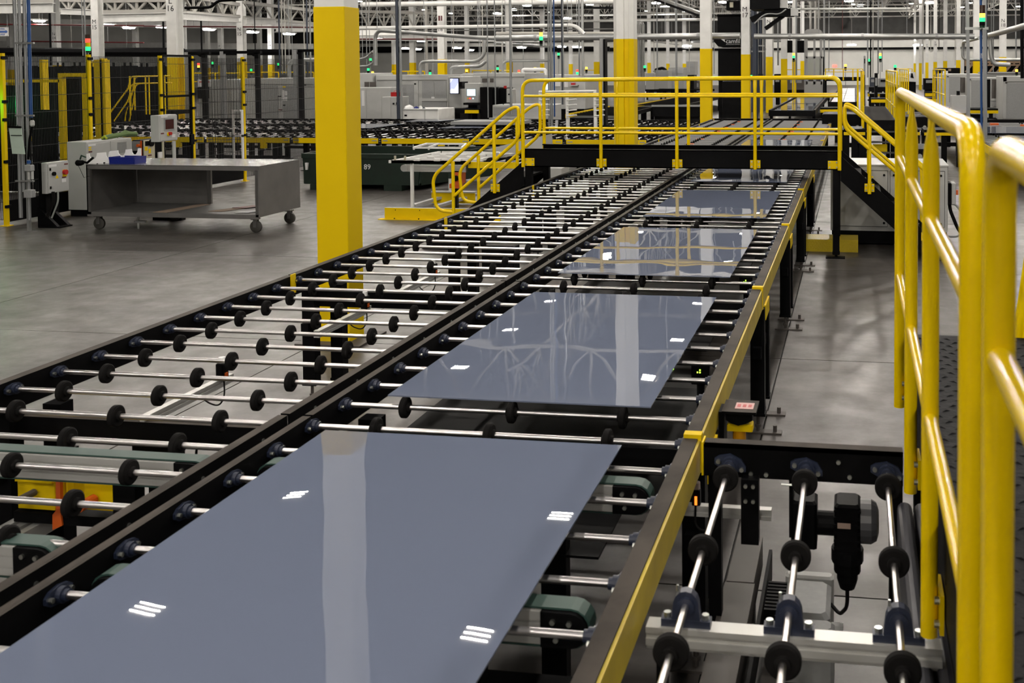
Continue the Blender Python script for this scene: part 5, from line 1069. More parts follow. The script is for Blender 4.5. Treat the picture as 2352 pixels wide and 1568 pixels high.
# ================================================================ DUST COLLECTOR AND NEIGHBOURS
y = 51
t = empty('dust_collector', at(1678, 270, y=y), 'tall black dust collector with white lettering behind two columns', 'dust collector')
for nm, u0, v0, u1, v1, dp in (('upper_body', 1648, 35, 1712, 80, 3), ('lower_body', 1649, 111, 1712, 186, 3), ('top_cap', 1646, 33, 1712, 37, 3.2)):
    x0, x1, z0, z1 = pr(u0, v0, u1, v1, y); MB().rbox(x0, x1, y, y+dp, z0, z1, .02).build(nm, BLACK, t)
P = lambda u, v: at(u, v, y=y-.6)
hp = [(P(1641, 82).x, P(1641, 82).z), (P(1639, 95).x, P(1639, 95).z), (P(1650, 107).x, P(1650, 107).z), (P(1712, 107).x, P(1712, 107).z), (P(1712, 80).x, P(1712, 80).z), (P(1650, 80).x, P(1650, 80).z)]
MB().prism(hp, 'y', y-.6, y+3).build('hopper_body', BLACK, t); x0, x1, z0, z1 = pr(1649, 108.5, 1705, 109.5, y-.1); MB().box(x0, x1, y-.1, y-.05, z0, z1).build('seam_strip', GREYD, t)
text('camfil', (P(1667, 97).x, y-.62, P(1667, 95).z), .30, WHITEINK, t, align='LEFT'); text('AIR POLLUTION CONTROL', (P(1667.5, 101.5).x, y-.62, P(1667, 102).z), .055, WHITEINK, t, align='LEFT')
a = [P(1655, 89), P(1690, 88.5), P(1690, 89.5), P(1664, 90.5), P(1666, 97)]; MB().prism([(p.x, p.z) for p in a], 'y', y-.615, y-.605).build('emblem_wedge', WHITEINK, t)
x0, x1, z0, z1 = pr(1658, 187, 1711, 262, y-2); MB().rbox(x0, x1, y-2, y-1, 0, z1, .02).build('lower_cabinet', BLACK, t)
for u in (1655, 1705): x = at(u, 0, y=y+1).x; MB().box(x-.1, x+.1, y+.9, y+1.1, 0, 2.2).build('leg', BLACK, t)
q = MB()
for k in range(5): x = at(1679+4.2*k, 0, y=y).x; q.cyl((x, y+.5, at(1680, 28, y=y).z), 'z', .03, .35, 6)
q.build('pipe_stub', GREYD, t)
t = empty('control_board', at(1680, 14, y=50), 'dark hanging unit with a pale lit panel above the dust collector', 'equipment'); x0, x1, z0, z1 = pr(1668, 2, 1700, 22, 50); MB().rbox(x0, x1, 50, 51, z0, z1).build('housing', BLACK, t); x0, x1, z0, z1 = pr(1676, 5, 1684, 17, 49.9); MB().box(x0, x1, 49.9, 50, z0, z1).build('pale_panel', CREAM, t); MB().cyl(((x0+x1)/2, 50.5, 9.4), 'z', .03, 3.0, 6).build('hanger', CONDUIT, t)
t = empty('press_tower', at(1738, 270, y=60), 'dark blue machine tower with pipes right of the M 17 column', 'machine'); x0, x1, z0, z1 = pr(1725, 20, 1752, 170, 60); MB().rbox(x0, x1, 60, 62, 0, z1).build('tower', DBLUE, t)
for u in (1732, 1747, 1741): MB().tube([at(u, 18, y=59.8), at(u, 170, y=59.8)], .06, 8).build('pipe', CONDUIT if u == 1741 else DBLUE, t)
for v in (44, 105, 118): a, b = at(1725, v, y=59.7), at(1756, v, y=59.7); MB().bar(a, b, .08).build('cross_strip', GREYD, t)
t = empty('jib_boom', at(1770, 30, y=44), 'big black jib crane head and boom jutting right of the M 17 column', 'crane')
x0, x1, z0, z1 = pr(1722, -6, 1791, 20, 44); MB().rbox(x0, x1, 44, 46, z0, z1).build('head', BLACK, t)
MB().bar(at(1725, 46, y=44.5), at(1775, 22, y=44.5), .35, .22).build('lower_arm', BLACK, t); x0, x1, z0, z1 = pr(1755, 20, 1822, 37, 44.2); MB().rbox(x0, x1, 44.2, 45, z0, z1).build('tray', BLACK, t); MB().bar(at(1758, 66, y=44.6), at(1800, 36, y=44.6), .30, .16).build('brace', BLACK, t)
x0, x1, z0, z1 = pr(1816, 19, 1832, 36, 44.1); MB().rbox(x0, x1, 44.1, 44.7, z0, z1).build('end_box', GREY, t); x0, x1, z0, z1 = pr(1791, -6, 1808, 18, 44.1); MB().rbox(x0, x1, 44.1, 44.7, z0, z1).build('end_box', GREY, t)
MB().tube(bend([at(1733, 54, y=44.0), at(1757, 30, y=44.0), at(1790, 33, y=44.0), at(1806, 21, y=44.0)], .3), .03, 6).build('cable', GREYD, t); MB().tube([(at(1735, 0, y=45).x, 45, 0), (at(1735, 0, y=45).x, 45, at(1735, 40, y=45).z)], .12, 10).build('mast', DBLUE, t)
for u0, u1, s_ in ((1808, 1820, 'left'), (1830, 1851, 'right')):
    x0, x1, z0, z1 = pr(u0, 93, u1, 121, 74); g = empty('hanging_board', ((x0+x1)/2, 74, z0), '%s of two black boards hanging between the slim columns' % s_, 'board'); MB().box(x0, x1, 74, 74.1, z0, z1).build('board', BLACK, g); MB().cyl(((x0+x1)/2, 74.05, (z1+10.9)/2), 'z', .02, 10.88-z1, 6).build('hanger', CONDUIT, g)
# glazed booth
y = 66; t = empty('glazed_booth', at(1870, 200, y=y), 'grey glazed booth with double doors and an arched top', 'booth')
for u in (1851, 1868, 1885): x0, x1, z0, z1 = pr(u, 76, u+(4 if u != 1868 else 5), 194, y); MB().box(x0, x1, y, y+.12, max(0, z0), z1).build('post', GREYF, t)
for v0, v1 in ((130, 134), (187, 195)): x0, x1, z0, z1 = pr(1851, v0, 1889, v1, y); MB().box(x0, x1, y, y+.1, z0, z1).build('rail', GREYF, t)
P = lambda u, v: at(u, v, y=y); pts = [P(1849, 78), P(1849, 71), P(1854, 67.5), P(1868, 66.5), P(1882, 67.5), P(1887, 71), P(1887, 78)]; MB().prism([(p.x, p.z) for p in pts], 'y', y-.1, y+2.5).build('arched_top', GREYF, t)
glz = mat('clear_pane', (.5, .52, .5), .05); glz.node_tree.nodes['Principled BSDF'].inputs['Transmission Weight'].default_value = .9
for u0, u1 in ((1855, 1868), (1873, 1885)): x0, x1, z0, z1 = pr(u0, 134, u1, 187, y); MB().box(x0, x1, y+.04, y+.06, z0, z1).build('pane', glz, t); x0, x1, z0, z1 = pr(u0+1, 175, u1-1, 187, y); MB().box(x0, x1, y+.5, y+.6, z0, z1).build('red_plinth', mat('brown_red', (.20, .06, .03), .6) if 'brown_red' not in MATS else MATS['brown_red'], t)
x0, x1, z0, z1 = pr(1851, 76, 1889, 194, y+2.4); MB().box(x0, x0+.1, y+.1, y+2.4, 0, z1).box(x1-.1, x1, y+.1, y+2.4, 0, z1).build('side_wall', GREYF, t); x0, x1, z0, z1 = pr(1850, 195, 1889, 205, y); MB().box(x0, x1, y, y+2.5, 0, z1).build('base', GREYF, t)
x0, x1, z0, z1 = pr(1890, 130, 1893, 192, y-.5); MB().box(x0, x1, y-.5, y-.4, 0, z1).build('dark_post', BLACK, t)
# silver vessel left of the second column
y = 78; t = empty('silver_vessel', at(1470, 170, y=y), 'tall silver vessel with a rounded hood right of the middle column', 'vessel'); a = at(1468, 48, y=y); b = at(1468, 186, y=y)
MB().lathe((a.x, y, 0), 'z', [(0, .3), (0.02, .42), (a.z-.3, .42), (a.z-.1, .34), (a.z, .15)], 14).build('shell', GREYF, t)
for u in (1463, 1472, 1478): MB().tube([at(u, 55, y=y-.6), at(u, 180, y=y-.6)], .05, 6).build('pipe', STEEL, t)
x0, x1, z0, z1 = pr(1456, 57, 1462, 64, y-.5); MB().box(x0, x1, y-.6, y-.5, z0, z1).build('dark_sign', DGR, t)
for i, (u0, v0, u1, v1, mt, lab) in enumerate(((1505, 161, 1535, 208, GREYF, 'grey pump housing right of the silver vessel'), (1535, 155, 1570, 206, GREYF, 'grey machine with dark ducts in the distance right of the vessel'), (1576, 141, 1596, 172, GREYF, 'tall pale filter box left of the white column'), (1572, 186, 1607, 205, STRUCTB, 'brown crate behind the bridge rail left of the column'), (1483, 168, 1504, 206, GREYF, 'narrow grey housing beside the silver vessel'))):
    machine(92+3*i, u0, u1, v0, v1, 2, lab, 'far_machine', mt=mt, items=[('panel', u0+3, v0+5, u1-3, v0+14, GREYD, .05)])
tag(MB().tube(bend([at(1503, 166, y=93), at(1506, 160, y=93), at(1515, 158, y=93), at(1522, 156, y=93), at(1530, 162, y=93)], .3), .14, 8).build('black_hose', BLACK, None, True), 'thick black hose over the grey pump housing', 'hose')
t = machine(45.2, 1497, 1610, 243, 268, 1.5, 'low black machine base behind the bridge rail, left of the second column', 'press_machine', [('top_plate', 1497, 241, 1610, 245, GREYD, .05)], BLACK)

# ================================================================ RIGHT SIDE
t = empty('electrical_enclosure', (.5, 15.9, 0), 'large grey enclosure with round latches under the right bridge stair', 'cabinet')
EX0, EX1, EY = -.345, 1.33, 15.35; ez = at(2000, 381, y=EY).z
MB().rbox(EX0, EX1, EY, EY+1.1, .21, ez, .01).build('housing', GREY, t); MB().box(EX0-.01, EX1+.01, EY-.01, EY+1.11, ez, ez+.02).build('lid', GREY, t); MB().box(EX0+.02, EX1-.01, EY+.0, EY+1.05, .03, .208).build('plinth', BLACK, t)
for x0, x1 in ((EX0+.045, EX0+.82), (EX0+.86, EX1-.05)):
    o = MB().box(x0, x1, EY-.014, EY-.002, .28, ez-.07).build('door', GREY, t); q = MB()
    for x in (x0+.05, x1-.05):
        for z in (.33, ez-.13): q.cyl((x, EY-.02, z), 'y', .017, .014, 12)
    q.build('latch', BLACK, o)
    MB().box(x0-.006, x0-.001, EY-.008, EY-.001, .275, ez-.065).box(x1+.001, x1+.006, EY-.008, EY-.001, .275, ez-.065).box(x0, x1, EY-.008, EY-.001, .273, .279).box(x0, x1, EY-.008, EY-.001, ez-.069, ez-.063).build('door_gap', BLACK, t)
x0, x1, z0, z1 = pr(2178, 419, 2198, 468, EY+.2); MB().rbox(EX1, EX1+.06, EY+.1, EY+.4, z0, z1).build('switch_back', BLACK, t); MB().rbox(EX1+.06, EX1+.125, EY+.12, EY+.38, z0, z1).build('switch_box', GREY, t); MB().box(EX1+.125, EX1+.165, EY+.2, EY+.26, z0+.13, z0+.20).build('switch_handle', ORANGE, t)
MB().tube(bend([(EX1+.04, EY+.2, z0), (EX1+.05, EY+.15, .5), (EX1+.17, EY+.1, .2), (EX1+.35, EY+.05, .05)], .2), .026, 8).build('cable', BLACK, t); MB().tube(bend([(EX1+.06, EY+.2, z0), (EX1+.12, EY+.15, .6), (EX1+.28, EY+.1, .38), (EX1+.16, EY+.05, .14), (EX1+.02, EY+.02, .15)], .15), .016, 8).build('cable', CONDUIT, t)
s = empty('step', (-.3, 14.85, 0), 'low yellow tread-plate step on the floor before the grey enclosure', 'step')
a, b = at(1850, 577, z=0), at(1971, 577, z=0); q = MB().box(-.72, b.x, 14.72, 14.735, 0, .165).box(-.72, b.x, 14.735, 15.2, .155, .17); q.build('tread_plate', YDIA, s)
q = MB()
for j in range(5):
    for i in range(18):
        x = -.70+.042*i+(.02 if j % 2 else 0); z = .02+.03*j; q.add([(x, 14.719, z), (x+.014, 14.719, z+.012), (x+.018, 14.719, z+.008), (x+.004, 14.719, z-.004), (x+.009, 14.714, z+.004)], [(0, 1, 4), (1, 2, 4), (2, 3, 4), (3, 0, 4)])
tag(q.build('tread_lugs', YDIA, s), kind='stuff')
# right-hand lanes in the distance
def far_lane(x0, x1, y0, y1, lab, panel_=None, yel=None, z=.85, deck=True, wheels=True, pitch=.5):
    t = empty('roller_conveyor', ((x0+x1)/2, (y0+y1)/2, 0), lab, 'conveyor', 'distant roller conveyors')
    MB().box(x0-.07, x0, y0, y1, z-.2, z).build('side_rail', DUSTY, t); MB().box(x1, x1+.07, y0, y1, z-.2, z).build('side_rail', DUSTY, t); MB().box(x0-.07, x1+.07, y0-.08, y0, z-.24, z-.02).build('end_beam', BLACK, t)
    if deck: MB().box(x0, x1, y0, y1, z-.25, z-.16).build('grey_deck_plate', DECKG, t)
    if yel: MB().box(yel, yel+.02, y0, y1, z-.19, z-.01).build('yellow_side_plate', YEL, t)
    k_ = int((y1-y0)/pitch)
    rm = MB().cyl((0, 0, 0), 'x', .013, x1-x0, 8).mesh('roller', DIMSHAFT, smooth=True)
    for i in range(k_):
        y = y0+pitch*(i+.5); r = inst('roller', rm, ((x0+x1)/2, y, z-.09), t)
        if wheels and y < 45:
            for f in (.15, .5, .85): inst('wheel', wheel_me, (x0+(x1-x0)*f, y, z-.09), r)
    for y in (y0+.4, (y0+y1)/2, y1-.5):
        for x in (x0, x1): MB().box(x-.06, x+.06, y-.06, y+.06, 0, z-.2).build('leg', BLACK, t)
    return t
far_lane(-3.2, -1.55, 40.2, 64.5, 'upper distant conveyor carrying dark glass, framed in black, beyond the bridge', z=.95, wheels=False, pitch=1.0)
far_lane(-1.15, .05, 50, 84, 'distant conveyor lined with white sheets, beyond the bridge at the right', z=.95, wheels=False, pitch=2.0)
for k in range(6):
    for j in range(2):
        x0 = -1.12+.58*j; y0 = 51+5.4*k
        tag(MB().box(x0, x0+.55, y0, y0+5.0, .905, .912).build('white_sheet', PLASTIC), 'white sheet on the distant conveyor at the right, %s from the front, %s column' % (ORD[k], ('left', 'right')[j]), 'sheet', 'white sheets on the distant conveyor')
for k in range(3):
    tag(MB().box(-3.1, -1.65, 41+7.7*k, 48.2+7.7*k, .90, .907).build('glass_panel', GLASS), 'dark mirror panel on the upper distant conveyor, %s from the front' % ORD[k], 'glass panel', 'glass panels on the far conveyors')
t = far_lane(3.0, 7.5, 23.0, 35, 'right-hand distant conveyor with yellow side beam, right of the blue pipe', yel=2.91)
for i, (x, y) in enumerate(((4.2, 33.6), (5.0, 32.8))): MB().box(x, x+.25, y, y+.2, .70, .82).build('orange_sensor_block', ORANGE, t)
tag(MB().box(3.3, 7.2, 28.5, 31.5, .822, .83).build('glass_panel', GLASS), 'grey panel on the conveyor right of the blue pipe', 'glass panel', 'glass panels on the far conveyors')
t = empty('crossing_conveyor', (0, 36, 0), 'black frame with yellow beams crossing behind the distant platform', 'conveyor')
MB().box(-5.2, 7.5, 36, 36.1, .62, .82).build('cross_beam', BLACK, t)
for x in (-4.9, -2.8, -.6, 2.6, 7.2): MB().box(x-.07, x+.07, 36, 36.1, 0, .62).build('leg', BLACK, t)
for u0, u1, v, y, lab in ((1884, 1925, 255, 43, 'beside the black framed distant conveyor'), (1993, 2034, 218, 70, 'upper one left of the crowded rails'), (2001, 2034, 232, 58, 'lower one left of the crowded rails'), (2125, 2168, 217.5, 72, 'upper one right of the near handrail'), (2125, 2186, 231, 59, 'middle one right of the near handrail'), (2160, 2293, 257, 40.6, 'long one before the right machines'), (1938, 1987, 307, 24, 'left of the distant stair'), (2059, 2113, 307, 26, 'short one behind the first handrail posts'), (2123, 2216, 308, 27.5, 'behind the bent near handrail')):
    x0, x1, z0, z1 = pr(u0, v-3.5, u1, v+3.5, y); t = empty('cross_conveyor', ((x0+x1)/2, y, 0), 'distant cross conveyor with yellow side beam, '+lab, 'conveyor', 'distant yellow-edged cross conveyors')
    MB().box(x0, x1, y, y+.04, z0, z1).build('yellow_beam', YEL, t); MB().box(x0, x1, y+.05, y+1.2, z1-.03, z1+.07).build('black_bed', BLACK, t); MB().box(x0, x1, y+.3, y+.4, max(.1, z0-.3), max(.2, z0-.2)).build('lower_rail', BLACK, t)
    for f in (.12, .5, .88):
        x = x0+(x1-x0)*f; MB().box(x-.07, x+.07, y+.06, y+.2, 0, z1-.03).build('leg', BLACK, t)
# machines at the right
for i, (y, u0, u1, v0, v1, lab) in enumerate(((31, 2068, 2180, 268, 300, 'low black conveyor drive right of the distant platform'), (29, 1888, 1978, 262, 300, 'low black conveyor drive left of the distant platform'), (22, 2075, 2150, 342, 370, 'black floor duct right of the grey enclosure'), (40, 2080, 2160, 238, 262, 'black machine bed behind the near yellow handrail'), (63, 1996, 2060, 200, 216, 'dark machine bed beyond the distant platform'))):
    x0, x1, z0, z1 = pr(u0, v0, u1, v1, y); t = empty('machine_bed', ((x0+x1)/2, y, 0), lab, 'machine'); z0 = max(z0, .12)
    MB().rbox(x0, x1, y, y+1.6, z0, max(z1, z0+.15), .02).build('bed', BLACK, t); MB().box(x0, x1, y-.03, y-.002, z0+.02, z0+.08).build('trim_rail', GREYD, t)
    for x in (x0+.1, (x0+x1)/2, x1-.1): MB().box(x-.06, x+.06, y+.2, y+.4, 0, z0).build('leg', BLACK, t); MB().cyl((x, y-.02, z0+.1), 'y', .05, .05, 10).build('roller_end', ZINC, t)
machine(45.6, 2164, 2258, 170, 256, 3, 'grey machine enclosure far right, left of the blue pipe', items=[('door', 2180, 176, 2205, 235, GREYD, .03), ('brown_window', 2206, 178, 2222, 212, STRUCTB, .04), ('hinge', 2175, 175, 2179, 177, BLACK, .06)])
machine(44, 2225, 2260, 178, 262, 1.4, 'grey machine door section just behind the blue pipe', items=[('door', 2231, 184, 2252, 252, GREYD, .03), ('hinge', 2227, 181, 2229, 184, BLACK, .06)])
machine(43.7, 2264, 2312, 178, 270, 1.8, 'grey machine section with a dark gap and a brown window right of the blue pipe', items=[('dark_gap', 2264, 182, 2274, 252, BLACK, .04), ('brown_window', 2278, 182, 2302, 228, STRUCTB, .04), ('frame_strip', 2276, 226, 2300, 231, GREY, .07), ('frame_strip', 2296, 182, 2299, 250, GREY, .07), ('lower_panel', 2278, 232, 2296, 244, GREYD, .05)])
machine(41.5, 2304, 2400, 175, 280, 2, 'grey machine enclosure cut by the right edge of the photo', items=[('door', 2312, 191, 2400, 272, GREYD, .03), ('frame_strip', 2304, 177, 2311, 272, GREY, .05), ('hinge', 2308, 189, 2313, 191, BLACK, .07), ('top_strip', 2304, 176, 2400, 187, GREY, .05)])
machine(52, 2263, 2345, 166, 178, 3, 'grey machine roof behind the enclosures at the right edge', 'machine_roof', mt=GREYF, items=[('roof_strip', 2263, 165.5, 2345, 168, GREY, .1)])
machine(60, 2153, 2205, 156, 186, 2, 'black conveyor block stacked beside the far right machine', 'press_machine', [('pale_box', 2165, 163, 2177, 168, PLASTIC, .1), ('cardboard_box', 2178, 158, 2184, 163, CARD, .1)], BLACK)
machine(64, 2148, 2166, 172, 210, 1.5, 'black rack with white edges left of the far right machine', 'black_rack', [('white_edge', 2156, 178, 2158, 200, PAPER, .05)], BLACK)
t = empty('control_box', at(2204, 300, y=31), 'plain light grey control box on a stand before the right machines', 'control box'); x0, x1, z0, z1 = pr(2185, 219, 2220, 260, 31); MB().rbox(x0, x1, 31, 31.35, z0, z1).build('housing', GREY, t); MB().box(x0+.15, x0+.22, 31.1, 31.2, 0, z0).build('stand', BLACK, t); MB().box(x1+.02, x1+.12, 31.3, 31.4, 0, z1).build('rear_post', GREYD, t); x0, x1, z0, z1 = pr(2198, 209, 2205, 218.8, 31); MB().box(x0, x1, 31.05, 31.2, z0, z1).build('black_box', BLACK, t)
vpipe('conduit', 'grey square post at the upper right, left of the blue pipe', 2222, -5, 2225, 312, 27, 7, CONDUIT, square=True)
vpipe('conduit', 'blue air pipe with white letters at the upper right', 2252.5, -5, 2255, 345, 26.5, 5.5, BLUE)
vpipe('conduit', 'broad grey strut channel beside the blue pipe at the upper right', 2261, -5, 2263, 318, 27, 8, CONDUIT, square=True)
vpipe('conduit', 'thin dark blue pipe behind the strut channel at the upper right', 2266.5, -5, 2267, 170, 30, 2.5, DBLUE)
vpipe('conduit', 'black pipe with yellow bands cut by the right edge', 2347, -5, 2348, 180, 33, 8, BLACK)
vpipe('conduit', 'thin grey pipe left of the black pipe at the right edge', 2333, 30, 2334, 135, 40, 3.5, CONDUIT)
bp = [o for o in bpy.data.objects if o.get('label', '').startswith('blue air pipe with white letters')][0]
text('COA', at(2254, 128, y=26.45), .055, WHITEINK, bp, rot=(math.pi/2, -math.pi/2, 0), name='pipe_lettering')
t = empty('strut_bracket', at(2243, 67, y=26.8), 'green-lit slotted bracket holding the stack light at the upper right', 'bracket'); x0, x1, z0, z1 = pr(2217, 62.5, 2270, 68, 26.4); MB().box(x0, x1, 26.36, 26.46, z0, z1).build('strut', GALV, t)
p = at(2256, 62, y=26.1); t = stack_light((p.x, 26.1, p.z+.03), .068, .10, 'kgadd', 'large stack light lit yellow and green at the upper right'); MB().tube([(p.x, 26.1, p.z-.05), (p.x, 26.38, p.z-.05)], .02, 6).build('arm', DGR, t)
p = at(1243, 104, y=29.2); t = stack_light((p.x, 29.2, p.z+.03), .050, .115, 'kgad', 'stack light lit amber and green left of the middle column'); MB().bar(at(1225, 106, y=29.1), at(1270, 108, y=29.0), .05).build('arm', GALV, t)
k = 0
for u, v, y, c, lab in ((1283, 130, 62, 'kgk', 'with a green lamp, right of the blue pipe by the bridge'), (1143, 163, 50, 'kgd', 'with a green lamp, on the grey machine left of the bridge'), (988, 174, 48, 'kgd', 'with a green lamp, on the machine right of the big yellow column'), (1229, 163, 70, 'ka', 'with a pale amber lamp, left of the bridge rail corner'), (1192, 169, 60, 'gr', 'lit red over green, left of the bridge rail corner'), (1347, 162, 72, 'ka', 'with a pale amber lamp, left of the grey box post'), (1326, 168, 64, 'gr', 'lit red over green, left of the grey box post'), (1481, 159, 76, 'kg', 'with green lamps, beside the silver vessel'), (1823, 136, 78, 'kga', 'with a pale lamp, on the slim column by the black boards'), (2022, 137, 100, 'kga', 'pale green, hanging before the white far wall'), (2056, 158, 90, 'kg', 'small green one, right before the far wall'), (1996, 144, 100, 'kg', 'small green one, left before the far wall'), (1942, 156, 90, 'ka', 'small amber one above the far bridge'), (456, 158, 60, 'kar', 'amber, seen through the wire fence'), (488, 150, 60, 'kg', 'green upper one seen through the wire fence'), (467, 168, 60, 'kg', 'green lower one seen through the wire fence'), (577, 166, 62, 'kg', 'green one left of the grey enclosure top'), (851, 142, 70, 'kg', 'green one just right of the big yellow column'), (846, 165, 70, 'kg', 'lower green one right of the big yellow column'), (856, 172, 62, 'ka', 'orange one right of the big yellow column'), (1725, 181, 48, 'kg', 'green one under the bridge rail at the blue machine'), (2335, 168, 45, 'ka', 'orange one at the right edge'), (1072, 168, 58, 'ka', 'orange one on the machine behind the screen'), (640, 153, 75, 'kg', 'green one left of the dark post by the big column')):
    p = at(u, v, y=y); r = .0016*y*.75; stack_light((p.x, y, p.z-.006*y/5), r, r*2.0, c, 'distant stack light '+lab, .01)

# ================================================================ OVERHEAD DUCTS, PIPES AND MEZZANINE
def duct(name, lab, pts, r, mt=GALV, seg=14, cat='duct', bands=0):
    t = empty(name, pts[0], lab, cat); MB().tube(pts, r, seg).build('pipe', mt, t, True)
    for f in (.3, .7):
        p = Vector(pts[int(f*(len(pts)-1))]) if len(pts) > 2 else Vector(pts[0])+(Vector(pts[-1])-Vector(pts[0]))*f
        MB().tube([p, (p.x, p.y, 10.885)], .008+p.y*.00012, 5).build('hanger', CONDUIT, t)
    a, b = Vector(pts[0]), Vector(pts[-1])
    for i in range(bands):
        p = a+(b-a)*((i+.5)/bands); dr_ = (b-a).normalized(); MB().cyl(p, dr_, r*1.12, r*.9, seg).build('coupling', GREYD, t)
    return t
yD = 34.9
duct('air_duct', 'long silver duct crossing the right half just above the rails', [at(1732, 83.5, y=yD), at(2238, 83.5, y=yD)], .092, bands=3)
duct('air_duct', 'long silver duct crossing behind the middle column', [at(1140, 88, y=yD), at(1700, 82, y=yD)], .108, bands=3)
duct('air_duct', 'silver duct sloping up from the machine row towards the left', bend([at(862, 150, y=37), at(862, 69, y=37), at(1105, 87, y=36), at(1145, 88, y=35)], .35), .075)
duct('air_duct', 'silver branch duct leaving the long duct up to the right edge', [at(2262, 84, y=34.5), at(2352, 60, y=29), at(2400, 45, y=27)], .085)
duct('air_duct', 'short silver branch duct curving left of the blue pipe at the right', bend([at(2250, 87, y=34.6), at(2212, 97, y=38), at(2211, 132, y=38), at(2222, 137, y=38), at(2345, 137, y=38)], .5), .055)
duct('air_duct', 'silver flexible branch dropping right of the blue pipe', bend([at(2274, 85, y=34), at(2276, 128, y=34), at(2282, 147, y=34), at(2320, 149, y=34)], .4), .07)
duct('air_duct', 'silver elbow pipe on top of the machine left of the painted 16 column', bend([at(965, 172, y=42), at(965, 141, y=42), at(1095, 141, y=42), at(1112, 128, y=42), at(1114, 90, y=42)], .35), .07)
duct('air_duct', 'lower silver elbow pipe beside the painted 16 column', bend([at(1036, 172, y=43), at(1036, 154, y=43), at(1104, 152, y=43), at(1116, 140, y=43)], .3), .075)
duct('air_duct', 'silver elbow pipe ending behind the left bridge rail corner', bend([at(1155, 170, y=45), at(1155, 140, y=45), at(1262, 139, y=45)], .35), .06)
duct('air_duct', 'pale fat bent pipe behind the left bridge rail corner', bend([at(1201, 170, y=48), at(1201, 160, y=48), at(1253, 160, y=48), at(1253, 170, y=48)], .3), .09, PLASTIC)
duct('air_duct', 'grey elbow pipe left of the big yellow column', bend([at(664, 178, y=42), at(664, 138, y=42), at(760, 137, y=42)], .35), .085)
duct('air_duct', 'silver hook duct just right of the big yellow column', bend([at(815, 138, y=38), at(842, 133, y=38), at(857, 118, y=37.5)], .35), .05)
duct('air_duct', 'silver J-shaped duct right of the big yellow column', bend([at(818, 153, y=38), at(848, 152, y=38), at(860, 140, y=38)], .35), .05)
duct('cable_tray', 'white cable tray crossing above the silver duct, bending down at its right end', bend([at(820, 65, y=38), at(1322, 58, y=38), at(1342, 78, y=38)], .5), .07, WHITE, cat='tray')
duct('cable_tray', 'upper white pipe run crossing near the top of the photo', [at(830, 11, y=48), at(1430, 3, y=48)], .12, WHITE, cat='pipe')
duct('cable_tray', 'long white pipe crossing above the right-hand rails', [at(1700, 21, y=75), at(2090, 20, y=75)], .09, WHITE, cat='pipe')
duct('cable_tray', 'dark bent pipe crossing the upper left behind the L 16 column', bend([at(425, 18, y=34), at(485, 17, y=34), at(500, 2, y=34), at(560, -2, y=34)], .4), .05, BLACK, cat='pipe')
for i, (v, u0, u1, y, r, mt, lab) in enumerate(((18, 1200, 1430, 60, .06, BLACK, 'upper black pipe left of the middle column'), (30, 1430, 1600, 70, .05, ROOFW, 'white pipe right of the middle column near the top'), (112, 1400, 1640, 120, .14, BLACK, 'distant black pipe along the far wall, behind the middle column'), (77, 1140, 1420, 45, .08, ROOFW, 'white strip just above the silver duct left of the middle column'), (95, 60, 330, 70, .05, DRED, 'lower dark red sprinkler pipe at the upper left'), (56, 0, 330, 62, .05, DRED, 'dark red sprinkler pipe at the upper left'), (60, 330, 720, 68, .05, DRED, 'dark red sprinkler pipe left of the big yellow column'), (90, 815, 1010, 66, .05, DRED, 'dark red sprinkler pipe right of the big yellow column'), (120, 0, 420, 58, .28, BLACK, 'thick black duct behind the wire fence at the upper left'), (120, 425, 720, 70, .22, BLACK, 'thick black duct left of the big yellow column'), (112, 830, 1400, 125, .28, BLACK, 'long black pipe along the distant white wall'), (44, 1400, 1640, 90, .05, ROOFW, 'thin white pipe high right of the middle column'))):
    duct('pipe_run', lab, [at(u0, v, y=y), at(u1, v+(3 if i in (4, 5, 6) else 0), y=y)], r, mt, 8, 'pipe')
# ladder tray climbing at the top middle
t = empty('cable_ladder', at(1500, 0, y=46), 'dark cable ladder sloping down from the top right of the middle column', 'tray'); a, b = at(1490, -6, y=46), at(1605, 36, y=46)
for o in (-.12, .12): MB().bar(a+Vector((0, o, 0)), b+Vector((0, o, 0)), .05, .10).build('side_rail', BLACK, t)
q = MB()
for i in range(24): p = a+(b-a)*(i/23); q.box(p.x-.03, p.x+.03, p.y-.12, p.y+.12, p.z-.03, p.z+.03)
tag(q.build('rungs', BLACK, t), kind='stuff')
random.seed(11)
for i in range(16):
    y = 48+5.2*i; z = random.uniform(5.2, 8.3); x0 = random.uniform(-45, -8); x1 = x0+random.uniform(12, 30)
    if i % 4 == 3: pts = [(x0, y, z), (x0, y+18, z)]
    else: pts = [(x0, y, z), (x1, y, z)]
    duct('roof_pipe', 'pale pipe high under the roof, %s from the front' % ORD[i], pts, random.choice((.05, .08, .12, .16)), random.choice((ROOFW, GALV, WHITE)), 8, 'pipe')
